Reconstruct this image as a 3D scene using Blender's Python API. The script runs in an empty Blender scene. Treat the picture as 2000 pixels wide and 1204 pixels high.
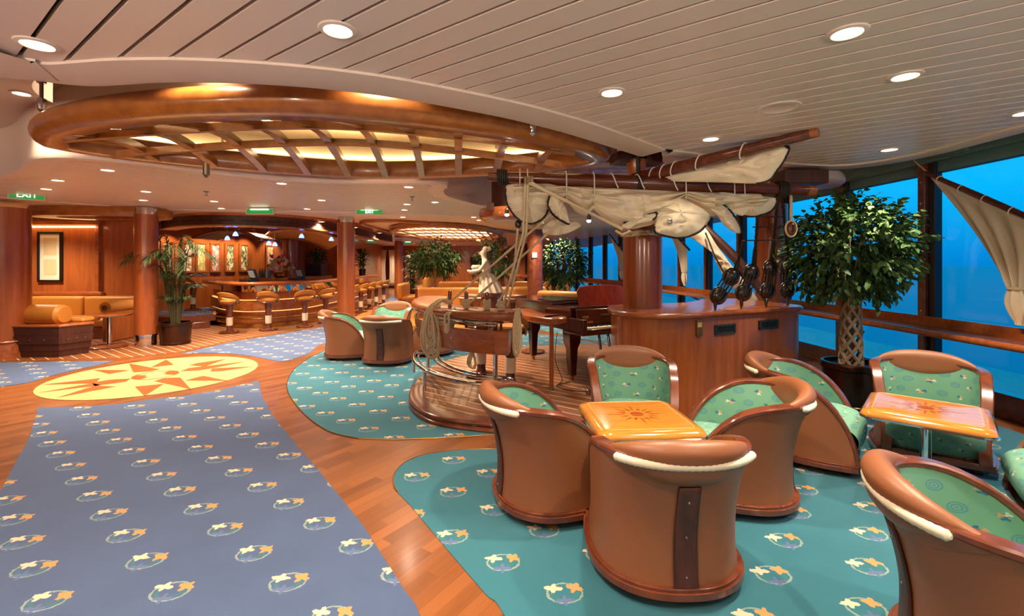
import bpy, bmesh, math, random
from mathutils import Vector, Matrix, noise
from mathutils.geometry import tessellate_polygon
random.seed(7)
PI = math.pi
scene = bpy.context.scene
COL = scene.collection
CAM_H, FPX, HOR = 1.65, 900.0, 513.0

def P(u, v, z=0.0):
    """floor-type point: where the sight line through (u, v) meets height z"""
    Y = (CAM_H - z) * FPX / (v - HOR)
    return Vector(((u - 1000) / FPX * Y, Y, z))

def D(u, v, Y):
    return Vector(((u - 1000) / FPX * Y, Y, CAM_H - (v - HOR) / FPX * Y))

def lin(c):
    if isinstance(c, str):
        c = [int(c[i:i + 2], 16) / 255 for i in (0, 2, 4)]
    return tuple(((x / 12.92) if x <= 0.04045 else ((x + 0.055) / 1.055) ** 2.4) for x in c[:3]) + (1.0,)

# ------------------------------------------------------------------ nodes
class Ex:
    nt = None
    def __init__(s, v): s.v = v
    @staticmethod
    def op(o, *a):
        n = Ex.nt.nodes.new('ShaderNodeMath'); n.operation = o
        for i, x in enumerate(a):
            x = x.v if isinstance(x, Ex) else x
            if isinstance(x, (int, float)): n.inputs[i].default_value = x
            else: Ex.nt.links.new(x, n.inputs[i])
        return Ex(n.outputs[0])
    def __add__(s, o): return Ex.op('ADD', s, o)
    def __radd__(s, o): return Ex.op('ADD', o, s)
    def __sub__(s, o): return Ex.op('SUBTRACT', s, o)
    def __rsub__(s, o): return Ex.op('SUBTRACT', o, s)
    def __mul__(s, o): return Ex.op('MULTIPLY', s, o)
    def __rmul__(s, o): return Ex.op('MULTIPLY', o, s)
    def __truediv__(s, o): return Ex.op('DIVIDE', s, o)
    def lt(s, o): return Ex.op('LESS_THAN', s, o)
    def gt(s, o): return Ex.op('GREATER_THAN', s, o)
    def abs(s): return Ex.op('ABSOLUTE', s)
    def fract(s): return Ex.op('FRACT', s)
    def floor(s): return Ex.op('FLOOR', s)
    def sqrt(s): return Ex.op('SQRT', s)
    def cos(s): return Ex.op('COSINE', s)
    def sin(s): return Ex.op('SINE', s)

def new_mat(name):
    m = bpy.data.materials.new(name); m.use_nodes = True
    nt = m.node_tree
    Ex.nt = nt
    return m, nt, nt.nodes['Principled BSDF']

def node(nt, kind, **kw):
    n = nt.nodes.new(kind)
    for k, v in kw.items(): setattr(n, k, v)
    return n

def mix(nt, fac, a, b):
    n = node(nt, 'ShaderNodeMix', data_type='RGBA')
    for sock, x in ((n.inputs[0], fac), (n.inputs[6], a), (n.inputs[7], b)):
        x = x.v if isinstance(x, Ex) else x
        if isinstance(x, (int, float, tuple)): sock.default_value = x
        else: nt.links.new(x, sock)
    return n.outputs[2]

def coords(nt, scale=(1, 1, 1), rot=(0, 0, 0), kind='Object'):
    tc = node(nt, 'ShaderNodeTexCoord'); mp = node(nt, 'ShaderNodeMapping')
    mp.inputs['Scale'].default_value = scale; mp.inputs['Rotation'].default_value = rot
    nt.links.new(tc.outputs[kind], mp.inputs['Vector'])
    return mp.outputs[0]

def bump(nt, bsdf, height, strength=0.2, dist=0.01):
    b = node(nt, 'ShaderNodeBump'); b.inputs['Strength'].default_value = strength; b.inputs['Distance'].default_value = dist
    h = height.v if isinstance(height, Ex) else height
    nt.links.new(h, b.inputs['Height']); nt.links.new(b.outputs[0], bsdf.inputs['Normal'])

def noise_tex(nt, vec, scale, detail=3, rough=0.55):
    n = node(nt, 'ShaderNodeTexNoise'); n.inputs['Scale'].default_value = scale
    n.inputs['Detail'].default_value = detail; n.inputs['Roughness'].default_value = rough
    nt.links.new(vec, n.inputs['Vector'])
    return n.outputs[0]

def plain(name, c, rough=0.5, metal=0.0, var=0.0, scale=20, bmp=0.0, coat=0.0, spec=0.5):
    m, nt, b = new_mat(name)
    b.inputs['Base Color'].default_value = lin(c); b.inputs['Roughness'].default_value = rough
    b.inputs['Metallic'].default_value = metal; b.inputs['Coat Weight'].default_value = coat
    b.inputs['Coat Roughness'].default_value = 0.1
    b.inputs['Specular IOR Level'].default_value = spec
    if var or bmp:
        f = noise_tex(nt, coords(nt), scale)
        if var:
            l = lin(c); d = tuple(x * (1 - var) for x in l[:3]) + (1,); h = tuple(min(1, x * (1 + var)) for x in l[:3]) + (1,)
            nt.links.new(mix(nt, f, d, h), b.inputs['Base Color'])
        if bmp: bump(nt, b, f, bmp, 0.005)
    return m

def emit(name, c, strength):
    m, nt, b = new_mat(name)
    b.inputs['Base Color'].default_value = lin(c)
    b.inputs['Emission Color'].default_value = lin(c); b.inputs['Emission Strength'].default_value = strength
    return m

def wood(name, dark, light, grain=(30, 30, 3), rough=0.35, coat=0.3, rot=(0, 0, 0)):
    m, nt, b = new_mat(name)
    v = coords(nt, grain, rot)
    f = noise_tex(nt, v, 1.0, 5, 0.6)
    r = node(nt, 'ShaderNodeValToRGB'); r.color_ramp.elements[0].position = 0.3; r.color_ramp.elements[1].position = 0.72
    r.color_ramp.elements[0].color = lin(dark); r.color_ramp.elements[1].color = lin(light)
    nt.links.new(f, r.inputs[0]); nt.links.new(r.outputs[0], b.inputs['Base Color'])
    b.inputs['Roughness'].default_value = rough; b.inputs['Coat Weight'].default_value = coat; b.inputs['Coat Roughness'].default_value = 0.12
    return m

def sep(nt, vec):
    s = node(nt, 'ShaderNodeSeparateXYZ'); nt.links.new(vec, s.inputs[0])
    return Ex(s.outputs[0]), Ex(s.outputs[1]), Ex(s.outputs[2])

def carpet(name, base, dark, ox, oy):
    m, nt, b = new_mat(name)
    x, y, z = sep(nt, coords(nt, rot=(0, 0, 0)))
    a = math.radians(6.8); ca, sa = math.cos(a), math.sin(a)
    x = x - ox; y = y - oy
    xr = x * ca + y * sa; yr = y * ca - x * sa
    A, R = 0.559, 0.27
    v = yr / R + 0.5
    row = v.floor(); odd = (row * 0.5).fract()
    cx = ((xr / A + odd + 0.5).fract() - 0.5) * A
    cy = (v.fract() - 0.5) * R
    wob = Ex(noise_tex(nt, coords(nt), 60, 2))
    d = ((cx / 0.088) * (cx / 0.088) + (cy / 0.068) * (cy / 0.068)).sqrt()
    d = d + (wob - 0.5) * 0.25
    ring = (d - 1.0).abs().lt(0.07)
    inner = ((d - 0.68).abs().lt(0.10)) * cy.lt(0.02)
    def leaf(px, py, r, k, ph, amp):
        dx = cx - px; dy = cy - py
        rr = (dx * dx + dy * dy * 1.9).sqrt() * (1.0 + (wob - 0.5) * 0.9)
        th = Ex.op('ARCTAN2', dy, dx)
        return rr.lt(r * (1 - amp) + (th * k + ph).cos() * (r * amp))
    cream = leaf(-0.05, 0.038, 0.047, 4.0, 1.0, 0.24)
    oran = leaf(0.058, 0.03, 0.048, 4.0, 2.2, 0.24)
    blue = leaf(-0.01, -0.05, 0.05, 4.0, 0.3, 0.35)
    f = noise_tex(nt, coords(nt), 3.0, 4); f2 = noise_tex(nt, coords(nt), 350, 2)
    c = mix(nt, f, lin(dark), lin(base))
    c = mix(nt, inner * 0.7, c, lin('2f7478')); c = mix(nt, ring * 0.75, c, lin('93a596'))
    c = mix(nt, blue, c, lin('5a6c98')); c = mix(nt, cream, c, lin('d8c2a8')); c = mix(nt, oran, c, lin('cc8f58'))
    nt.links.new(c, b.inputs['Base Color']); b.inputs['Roughness'].default_value = 0.95
    b.inputs['Specular IOR Level'].default_value = 0.1
    b.inputs['Sheen Weight'].default_value = 0.25
    bump(nt, b, f2, 0.5, 0.004)
    return m

def deck(name):
    """teak strips with pale caulking lines"""
    m, nt, b = new_mat(name)
    x, y, z = sep(nt, coords(nt))
    a = math.radians(-35.5)
    across = y * math.cos(a) - x * math.sin(a); along = x * math.cos(a) + y * math.sin(a)
    t = (across / 0.15)
    line = ((t.fract() - 0.5).abs()).gt(0.452)
    cb = node(nt, 'ShaderNodeCombineXYZ'); nt.links.new((along * 1.2).v, cb.inputs[0]); nt.links.new((across * 26.0).v, cb.inputs[1])
    nt.links.new((t.floor() * 3.7).v, cb.inputs[2])
    f = noise_tex(nt, cb.outputs[0], 1.0, 4)
    c = mix(nt, f, lin('6f3c1e'), lin('a9683a'))
    c = mix(nt, line, c, lin('e8d2b4'))
    nt.links.new(c, b.inputs['Base Color']); b.inputs['Roughness'].default_value = 0.4; b.inputs['Coat Weight'].default_value = 0.15
    return m

def parquet(name, ang=55, dark='653719', light='a06237'):
    m, nt, b = new_mat(name)
    x, y, z = sep(nt, coords(nt))
    a = math.radians(ang)
    u = x * math.cos(a) + y * math.sin(a); v = y * math.cos(a) - x * math.sin(a)
    row = (v / 0.085).floor()
    uu = u / 0.52 + (row * 0.381).fract()
    cell = uu.floor()
    cb = node(nt, 'ShaderNodeCombineXYZ'); nt.links.new(cell.v, cb.inputs[0]); nt.links.new(row.v, cb.inputs[1])
    wn = node(nt, 'ShaderNodeTexWhiteNoise'); wn.noise_dimensions = '3D'; nt.links.new(cb.outputs[0], wn.inputs[0])
    cb2 = node(nt, 'ShaderNodeCombineXYZ'); nt.links.new((u * 3.0).v, cb2.inputs[0]); nt.links.new((v * 70.0).v, cb2.inputs[1]); nt.links.new((cell * 5.1).v, cb2.inputs[2])
    g = Ex(noise_tex(nt, cb2.outputs[0], 1.0, 3))
    f = Ex(wn.outputs[0]) * 0.6 + g * 0.4
    c = mix(nt, f, lin(dark), lin(light))
    gap = ((v / 0.085).fract().lt(0.03))
    c = mix(nt, gap * 0.5, c, lin('4a2612'))
    nt.links.new(c, b.inputs['Base Color']); b.inputs['Roughness'].default_value = 0.3; b.inputs['Coat Weight'].default_value = 0.3; b.inputs['Coat Roughness'].default_value = 0.15
    return m

def chair_fabric(name):
    """green weave with small blue rings and leaf sprigs, laid out in metres along the cloth"""
    m, nt, b = new_mat(name)
    tc = node(nt, 'ShaderNodeTexCoord'); u, v, _ = sep(nt, tc.outputs['UV'])
    S = 0.086
    row = (v / S).floor(); uu = u / S + (row * 0.5).fract(); cell = uu.floor()
    cb = node(nt, 'ShaderNodeCombineXYZ'); nt.links.new(cell.v, cb.inputs[0]); nt.links.new(row.v, cb.inputs[1])
    wn = node(nt, 'ShaderNodeTexWhiteNoise'); nt.links.new(cb.outputs[0], wn.inputs[0]); h = Ex(wn.outputs[0])
    x = (uu.fract() - 0.5) * S + (h - 0.5) * 0.016; y = ((v / S).fract() - 0.5) * S + ((h * 7.3).fract() - 0.5) * 0.016
    d = (x * x + y * y).sqrt(); isr = ((cell + row) * 0.5).fract().lt(0.25)
    ring = ((d - 0.0215).abs().lt(0.0026) + (d - 0.0125).abs().lt(0.0024) + d.lt(0.004)).gt(0.5) * isr
    an = h * 6.28; ca, sa = an.cos(), an.sin(); xr = x * ca + y * sa; yr = y * ca - x * sa
    def leaf(px, py, r, ph):
        dx = xr - px; dy = yr - py; th = Ex.op('ARCTAN2', dy, dx)
        return (dx * dx + dy * dy).sqrt().lt(r * 0.72 + (th * 3.0 + ph).cos() * (r * 0.28)) * (1.0 - isr)
    f = noise_tex(nt, coords(nt), 6, 2)
    c = mix(nt, f, lin('5f9680'), lin('74a890'))
    c = mix(nt, ring * 0.75, c, lin('3f7f9c'))
    c = mix(nt, leaf(0.003, -0.010, 0.0125, 0.4), c, lin('2b6a90')); c = mix(nt, leaf(-0.009, 0.005, 0.0115, 1.2), c, lin('d2cfba')); c = mix(nt, leaf(0.009, 0.006, 0.011, 2.0), c, lin('cf9878'))
    nt.links.new(c, b.inputs['Base Color']); b.inputs['Roughness'].default_value = 0.8
    return m

M = {}
def mats():
    M['leather'] = plain('tan leather', '8a5535', 0.42, var=0.08, scale=120, bmp=0.06)
    M['leather_tan'] = plain('ochre leather', 'bd7a2e', 0.45, var=0.06, scale=60, bmp=0.05)
    M['fabric'] = chair_fabric('sea green patterned fabric')
    M['rim'] = wood('red brown lacquered wood', '5a2a18', '80432a', (9, 9, 9), 0.25, 0.5)
    M['darkwood'] = wood('dark brown wood', '35170f', '55281b', (25, 25, 4), 0.5, 0.05)
    M['cherry'] = wood('cherry veneer', '8f4a22', 'b36430', (16, 16, 1.2), 0.32, 0.35)
    M['cherry_h'] = wood('cherry veneer horizontal', '8a4620', 'b06230', (3, 16, 16), 0.25, 0.5)
    M['colwood'] = wood('column veneer', '83401e', 'a55728', (14, 14, 0.9), 0.3, 0.35)
    M['teak'] = wood('teak lattice', '8a4e20', 'b06c30', (9, 9, 9), 0.3, 0.4)
    M['tabletop'] = wood('honey wood table top', 'b06a20', 'd08a36', (4, 30, 30), 0.16, 0.7)
    M['mahogany'] = wood('mahogany piano lacquer', '280a08', '44130e', (20, 20, 2), 0.15, 0.8)
    M['mahog_red'] = wood('red mahogany', '5e1c10', '7e2c18', (20, 20, 3), 0.2, 0.7)
    M['spar'] = wood('spar wood', '4a1e10', '743420', (3, 26, 26), 0.25, 0.5)
    M['parquet'] = parquet('wood strip flooring')
    M['parquet_light'] = parquet('light dance floor parquet', 5, 'b5762c', 'd9a04c')
    M['deck'] = deck('teak deck with pale caulking')
    M['carpet_blue'] = carpet('blue carpet with leaf rings', '4b6087', '3f5175', -2.261, 2.236)
    M['carpet_teal'] = carpet('teal carpet with leaf rings', '2f7386', '256373', -0.0477, 2.526)
    M['inlay_pale'] = wood('pale maple inlay', 'cca870', 'dcbe82', (3, 14, 14), 0.3, 0.3, (0, 0, 0.4))
    M['inlay_dark'] = wood('walnut inlay', '8a4c24', 'a4602f', (3, 30, 30), 0.3, 0.3, (0, 0, 0.9))
    M['ceil'] = plain('cream painted metal planks', 'e4d0c4', 0.32, var=0.02, scale=3)
    M['ceil_trim'] = plain('cream ceiling trim', 'e2cec0', 0.45)
    M['recess'] = plain('white recess paint', 'd8cabf', 0.6)
    M['black'] = plain('black gap', '0a0908', 0.8)
    M['chrome'] = plain('polished chrome', 'd8d8d8', 0.08, 1.0)
    M['brass'] = plain('brushed brass', 'b98c4a', 0.25, 1.0)
    M['steel'] = plain('brushed steel', '9c9892', 0.3, 1.0)
    M['mirror'] = plain('mirror', 'e8e0d4', 0.02, 1.0)
    M['canvas'] = plain('cream sail canvas', 'f2e4c8', 0.85, var=0.06, scale=9, bmp=0.12)
    M['rope'] = plain('natural hemp rope', 'd9c7a0', 0.85, var=0.12, scale=150)
    M['cord'] = plain('cream cord binding', 'efe2c8', 0.7)
    M['ropedark'] = plain('tarred black rope', '1f1813', 0.6, var=0.3, scale=200)
    M['tarred'] = wood('tarred block wood', '15100d', '2c1d15', (20, 20, 20), 0.3, 0.4)
    M['cordwhite'] = plain('white tie cord', 'e9dfcd', 0.7)
    M['leaf'] = plain('ficus leaf', '3f5c30', 0.5, var=0.6, scale=11, spec=0.3)
    M['leaf_palm'] = plain('palm leaf', '2f4a24', 0.45, var=0.45, scale=7)
    M['bark'] = plain('pale bark', '9a8468', 0.75, var=0.25, scale=40, bmp=0.3)
    M['stem'] = plain('green brown stem', '4d4a2c', 0.7, var=0.3, scale=30)
    M['pot'] = plain('bronze planter', '4a3226', 0.22, 0.85, var=0.3, scale=18)
    M['soil'] = plain('red brown bark mulch', '6e3e2c', 0.95, var=0.5, scale=70, bmp=0.6)
    M['white_plaster'] = plain('white plaster', 'dccbb2', 0.7, var=0.05, scale=20)
    M['paper'] = plain('cream paper', 'ded2ba', 0.8)
    M['blackplastic'] = plain('black plastic', '17181a', 0.35)
    M['rubber'] = plain('dark foot', '221a17', 0.4)
    M['key_white'] = plain('ivory piano key', 'eee3c8', 0.25)
    M['vent'] = plain('dark green grille paint', '25302f', 0.5)
    M['mull'] = plain('dark mullion steel', '2a2c33', 0.35, 0.3)
    M['pelmet'] = plain('green grey window header', '5f8580', 0.6, var=0.1, scale=5)
    M['lamp'] = emit('warm lamp lens', 'fff3e0', 9.0)
    M['barglow'] = emit('orange bar light', 'ffb060', 2.2)
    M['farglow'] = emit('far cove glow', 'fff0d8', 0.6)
    M['cove'] = emit('warm cove light', 'ffd79a', 7.0)
    M['bulb'] = emit('white spot bulb', 'fff6e8', 60.0)
    M['sconce'] = emit('warm picture light', 'ffc47a', 8.0)
    M['bluelamp'] = emit('blue pendant glass', '5f8cff', 5.0)
    M['canvas_tan'] = plain('tan canopy canvas', 'c8935a', 0.7)
    M['screen'] = plain('grey till screen', '8c98a0', 0.2)
    M['green'] = emit('green exit glass', '1f8a3c', 0.55)
    M['exitwhite'] = emit('white lit lettering', 'eaffea', 3.5)
    m, nt, b = new_mat('window glass')
    tr = node(nt, 'ShaderNodeBsdfTransparent'); gl = node(nt, 'ShaderNodeBsdfGlossy'); fr = node(nt, 'ShaderNodeFresnel')
    gl.inputs['Roughness'].default_value = 0.01; fr.inputs['IOR'].default_value = 1.3
    tr.inputs[0].default_value = (0.93, 0.97, 1, 1)
    mx = node(nt, 'ShaderNodeMixShader'); ge = node(nt, 'ShaderNodeNewGeometry'); fac = Ex(fr.outputs[0]) * (1.0 - Ex(ge.outputs['Backfacing'])); nt.links.new(fac.v, mx.inputs[0]); nt.links.new(tr.outputs[0], mx.inputs[1]); nt.links.new(gl.outputs[0], mx.inputs[2])
    nt.links.new(mx.outputs[0], nt.nodes['Material Output'].inputs[0])
    M['glass'] = m
    m, nt, b = new_mat('dusk sea')
    f = noise_tex(nt, coords(nt, (0.4, 0.4, 0.4)), 1.0, 4)
    b.inputs['Base Color'].default_value = lin('033d6c'); b.inputs['Roughness'].default_value = 0.3
    bump(nt, b, f, 0.15, 0.3)
    M['sea'] = m
mats()

def art_mat(name, seed, cols):
    m, nt, b = new_mat(name)
    v = coords(nt, (7, 7, 4), (0, 0, 0))
    mp = node(nt, 'ShaderNodeMapping'); mp.inputs['Location'].default_value = (seed * 3.1, seed * 1.7, seed)
    nt.links.new(v, mp.inputs[0])
    f = noise_tex(nt, mp.outputs[0], 1.3, 3)
    r = node(nt, 'ShaderNodeValToRGB'); cr = r.color_ramp; cr.interpolation = 'CONSTANT'
    cr.elements[0].color = lin(cols[0]); cr.elements[1].position = 0.42; cr.elements[1].color = lin(cols[1])
    for p, c in ((0.48, cols[2]), (0.54, cols[3]), (0.6, cols[4])):
        e = cr.elements.new(p); e.color = lin(c)
    nt.links.new(f, r.inputs[0]); nt.links.new(r.outputs[0], b.inputs['Base Color'])
    return m

# ------------------------------------------------------------------ mesh builder
class MB:
    def __init__(s): s.v = []; s.f = []; s.m = []; s.cur = 0; s.uv = None
    def add(s, verts, faces):
        o = len(s.v); s.v += [tuple(x) for x in verts]
        for f in faces: s.f.append([o + i for i in f]); s.m.append(s.cur)
        return s
    def box(s, c, size, rz=0, R=None):
        x, y, z = (k / 2 for k in size)
        R = R or Matrix.Rotation(rz, 3, 'Z'); c = Vector(c)
        vs = [c + R @ Vector((sx * x, sy * y, sz * z)) for sx in (-1, 1) for sy in (-1, 1) for sz in (-1, 1)]
        return s.add(vs, [(0, 1, 3, 2), (4, 6, 7, 5), (0, 4, 5, 1), (2, 3, 7, 6), (0, 2, 6, 4), (1, 5, 7, 3)])
    def beam(s, p0, p1, w, h, up=(0, 0, 1)):
        p0, p1 = Vector(p0), Vector(p1); t = (p1 - p0).normalized(); a = t.cross(Vector(up)).normalized(); b = a.cross(t)
        vs = [p + a * sx * w / 2 + b * sy * h / 2 for p in (p0, p1) for sx, sy in ((-1, -1), (1, -1), (1, 1), (-1, 1))]
        return s.add(vs, [(0, 3, 2, 1), (4, 5, 6, 7), (0, 1, 5, 4), (1, 2, 6, 5), (2, 3, 7, 6), (3, 0, 4, 7)])
    def grid(s, fn, nu, nv, closeu=False):
        vs = [fn(i / (nu - 0 if closeu else nu), j / nv) for j in range(nv + 1) for i in range(nu if closeu else nu + 1)]
        W = nu if closeu else nu + 1
        fs = [(j * W + i, j * W + (i + 1) % W, (j + 1) * W + (i + 1) % W, (j + 1) * W + i) for j in range(nv) for i in range(nu)]
        return s.add(vs, fs)
    def lathe(s, prof, c=(0, 0, 0), n=24, sx=1, sy=1, rz=0):
        c = Vector(c); vs = []; fs = []
        for r, z in prof:
            for i in range(n):
                a = 2 * PI * i / n
                x, y = r * math.cos(a) * sx, r * math.sin(a) * sy
                vs.append((c.x + x * math.cos(rz) - y * math.sin(rz), c.y + x * math.sin(rz) + y * math.cos(rz), c.z + z))
        k = len(prof)
        for j in range(k - 1):
            for i in range(n): fs.append((j * n + i, j * n + (i + 1) % n, (j + 1) * n + (i + 1) % n, (j + 1) * n + i))
        if prof[0][0] > 1e-5: fs.append(tuple(range(n))[::-1])
        if prof[-1][0] > 1e-5: fs.append(tuple((k - 1) * n + i for i in range(n)))
        return s.add(vs, fs)
    def sphere(s, c, r, n=14, R=None):
        c = Vector(c); r = Vector((r, r, r)) if isinstance(r, (int, float)) else Vector(r)
        vs = []; m = n // 2 + 1
        for j in range(m):
            b = PI * j / (m - 1) - PI / 2
            for i in range(n):
                a = 2 * PI * i / n
                p = Vector((r.x * math.cos(a) * math.cos(b), r.y * math.sin(a) * math.cos(b), r.z * math.sin(b)))
                vs.append(c + (R @ p if R else p))
        return s.add(vs, [(j * n + i, j * n + (i + 1) % n, (j + 1) * n + (i + 1) % n, (j + 1) * n + i) for j in range(m - 1) for i in range(n)])
    def cyl(s, p0, p1, r0, r1=None, n=16): return s.tube([p0, p1], [r0, r0 if r1 is None else r1], n)
    def tube(s, path, r, n=10, closed=False, twist=None, sec=None):
        path = [Vector(p) for p in path]; k = len(path)
        rs = r if isinstance(r, (list, tuple)) else [r] * k
        ts = []
        for i in range(k):
            a = path[(i - 1) % k] if (closed or i > 0) else path[i]; b = path[(i + 1) % k] if (closed or i < k - 1) else path[i]
            t = (b - a); ts.append(t.normalized() if t.length > 1e-9 else Vector((0, 0, 1)))
        ref = Vector((0, 0, 1)) if abs(ts[0].z) < 0.9 else Vector((1, 0, 0))
        nrm = (ref - ts[0] * ref.dot(ts[0])).normalized()
        vs = []; dist = 0
        for i in range(k):
            nrm = (nrm - ts[i] * nrm.dot(ts[i])).normalized(); bi = ts[i].cross(nrm)
            if i: dist += (path[i] - path[i - 1]).length
            for j in range(n):
                a = 2 * PI * j / n; rr = rs[i]
                if twist: rr *= 1 + 0.16 * math.cos(3 * a + twist * dist)
                if sec: vs.append(path[i] + nrm * sec[j][1] * rr + bi * sec[j][0] * rr)
                else: vs.append(path[i] + (nrm * math.sin(a) + bi * math.cos(a)) * rr)
        fs = [(i * n + j, i * n + (j + 1) % n, ((i + 1) % k) * n + (j + 1) % n, ((i + 1) % k) * n + j) for i in range(k if closed else k - 1) for j in range(n)]
        if not closed: fs += [tuple(range(n))[::-1], tuple((k - 1) * n + j for j in range(n))]
        return s.add(vs, fs)
    def rope(s, path, r, step=None, closed=False):
        step = step or r * 1.3
        path = [Vector(p) for p in path]
        if closed: path = path + [path[0]]
        out = [path[0]]
        for a, b in zip(path, path[1:]):
            k = max(1, int((b - a).length / step))
            out += [a.lerp(b, i / k) for i in range(1, k + 1)]
        if closed: out.pop()
        return s.tube(out, r, 9, closed, twist=1.15 / r)
    def prism(s, poly, z0, z1, mtop=None):
        n = len(poly); vs = [(p[0], p[1], z0) for p in poly] + [(p[0], p[1], z1) for p in poly]
        area = sum(poly[i][0] * poly[(i + 1) % n][1] - poly[(i + 1) % n][0] * poly[i][1] for i in range(n))
        o = list(range(n))
        if area < 0: vs = vs[:n][::-1] + vs[n:][::-1]
        tris = tessellate_polygon([[Vector(vs[i]) for i in range(n)]])
        fs = [(i, (i + 1) % n, n + (i + 1) % n, n + i) for i in range(n)]
        for t in tris:
            a, b, c = (Vector(vs[i]) for i in t)
            t = tuple(t) if (b - a).cross(c - a).z > 0 else tuple(t)[::-1]
            fs.append(tuple(n + i for i in t)); fs.append(t[::-1])
        return s.add(vs, fs)
    def build(s, name, mat, parent=None, smooth=True, bevel=0, solid=0, angle=35, subsurf=0, loc=None):
        me = bpy.data.meshes.new(name); me.from_pydata(s.v, [], s.f)
        for m in (mat if isinstance(mat, (list, tuple)) else [mat]): me.materials.append(m)
        for p, k in zip(me.polygons, s.m): p.material_index = k
        if s.uv:
            ul = me.uv_layers.new(name='cloth')
            for lp in me.loops: ul.data[lp.index].uv = s.uv[lp.vertex_index]
        if smooth:
            me.polygons.foreach_set('use_smooth', [True] * len(me.polygons)); me.set_sharp_from_angle(angle=math.radians(angle))
        bm = bmesh.new(); bm.from_mesh(me); bmesh.ops.recalc_face_normals(bm, faces=bm.faces); bm.to_mesh(me); bm.free()
        o = bpy.data.objects.new(name, me); COL.objects.link(o)
        if parent: o.parent = parent
        if loc: o.location = loc
        if subsurf:
            d = o.modifiers.new('s', 'SUBSURF'); d.levels = d.render_levels = subsurf
        if solid:
            d = o.modifiers.new('t', 'SOLIDIFY'); d.thickness = solid; d.offset = 0
        if bevel:
            d = o.modifiers.new('b', 'BEVEL'); d.width = bevel; d.segments = 3; d.limit_method = 'ANGLE'; d.angle_limit = math.radians(40)
        return o

def tag(o, label=None, cat=None, group=None, kind=None):
    if label: o['label'] = label
    if cat: o['category'] = cat
    if group: o['group'] = group
    if kind: o['kind'] = kind
    return o

def thing(name, label, cat, loc=(0, 0, 0), rz=0, group=None):
    o = bpy.data.objects.new(name, None); COL.objects.link(o); o.empty_display_size = 0.1
    o.location = loc; o.rotation_euler = (0, 0, rz)
    return tag(o, label, cat, group)

def children(o): return [x for x in bpy.data.objects if x.parent == o]

def copy_tree(o, parent=None):
    c = o.copy(); COL.objects.link(c)
    if parent: c.parent = parent
    for ch in children(o): copy_tree(ch, c)
    return c

def place(proto, used, label, loc, rz, group=None, scale=None):
    o = proto if not used else copy_tree(proto)
    o.location = loc; o.rotation_euler = (0, 0, rz); o['label'] = label
    if group: o['group'] = group
    if scale: o.scale = scale
    return o

def smooth_path(pts, n=8, closed=False):
    pts = [Vector(p) for p in pts]; k = len(pts); out = []
    for i in range(k if closed else k - 1):
        g = (lambda j: pts[j % k]) if closed else (lambda j: pts[max(0, min(k - 1, j))])
        p0, p1, p2, p3 = g(i - 1), g(i), g(i + 1), g(i + 2)
        for q in range(n):
            t = q / n
            out.append(0.5 * ((2 * p1) + (p2 - p0) * t + (2 * p0 - 5 * p1 + 4 * p2 - p3) * t * t + (3 * p1 - p0 - 3 * p2 + p3) * t ** 3))
    if not closed: out.append(pts[-1])
    return out

def v2(p): return (p[0], p[1])
def offset2(pts, d):
    out = []
    for i, p in enumerate(pts):
        a = Vector(v2(pts[max(0, i - 1)])); b = Vector(v2(pts[min(len(pts) - 1, i + 1)]))
        t = (b - a).normalized(); out.append((p[0] - t.y * d, p[1] + t.x * d))
    return out

# ------------------------------------------------------------------ camera
cam = bpy.data.cameras.new('camera'); co = bpy.data.objects.new('camera', cam); COL.objects.link(co)
co.location = (0, 0, CAM_H); co.rotation_euler = (PI / 2, 0, 0)
cam.sensor_width = 36; cam.lens = 36 * FPX / 2000; cam.shift_y = -(602 - HOR) / 2000; cam.clip_end = 5000; cam.clip_start = 0.05
scene.camera = co
# ================================================================== THE SETTING
def struct(o, label=None, cat=None):
    return tag(o, label, cat, None, 'structure')

MB().box((-3.5, 13, -0.06), (22, 36, 0.12)).build('floor', M['parquet'], smooth=False)
struct(bpy.data.objects['floor'], 'reddish wood strip flooring running between the carpets', 'floor')

def w(*px): return [v2(P(u, v)) for u, v in px]
def slab(name, pts, mat, z1, label, cat='carpet', z0=-0.03):
    o = MB().prism(pts, z0, z1).build(name, mat, smooth=False)
    return struct(o, label, cat)
def sm(pts, n=5): return [v2(p) for p in smooth_path([(p[0], p[1], 0) for p in pts], n)]

blue_main = (sm(w((75, 797), (200, 793), (300, 781), (400, 768), (505, 745)), 4)
             + sm(w((507, 750), (512, 775), (535, 815), (575, 865), (622, 920), (670, 980), (710, 1030), (750, 1092), (790, 1155), (820, 1204)) + [(-0.2, 1.6), (0.05, 1.0), (0.1, -1.2)], 4)
             + sm([(-2.3, -1.2), (-2.5, 1.0), (-2.9, 2.1), (-3.3, 2.75)] + w((0, 960), (30, 905), (56, 858), (74, 800)), 4))
slab('floor_carpet', blue_main, M['carpet_blue'], 0.006, 'large blue carpet with leaf rings in front of the inlaid medallion')
slab('floor_carpet', sm([(-11, 7.62), (-9.5, 7.6)] + w((0, 709), (120, 707), (225, 706)), 3) + sm(w((225, 706), (110, 732), (0, 757)) + [(-8.5, 5.2), (-11, 4.6)], 4),
     M['carpet_blue'], 0.006, 'blue carpet corner between the medallion and the planked sofa end')
slab('floor_carpet', w((352, 692), (450, 669), (620, 641)) + [(-4.7, 12.2), (-3.6, 12.2), (-3.5, 10.6)] + sm(w((620, 676), (605, 690), (580, 700), (552, 707), (535, 705), (475, 694), (410, 690), (352, 692)), 4),
     M['carpet_blue'], 0.006, 'blue carpet aisle in front of the bar stools')
slab('floor_carpet', [(-4.9, 16.4), (-2.4, 16.9), (-2.9, 27), (-6.5, 27)], M['carpet_blue'], 0.006, 'distant blue carpet aisle beyond the light parquet')
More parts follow.
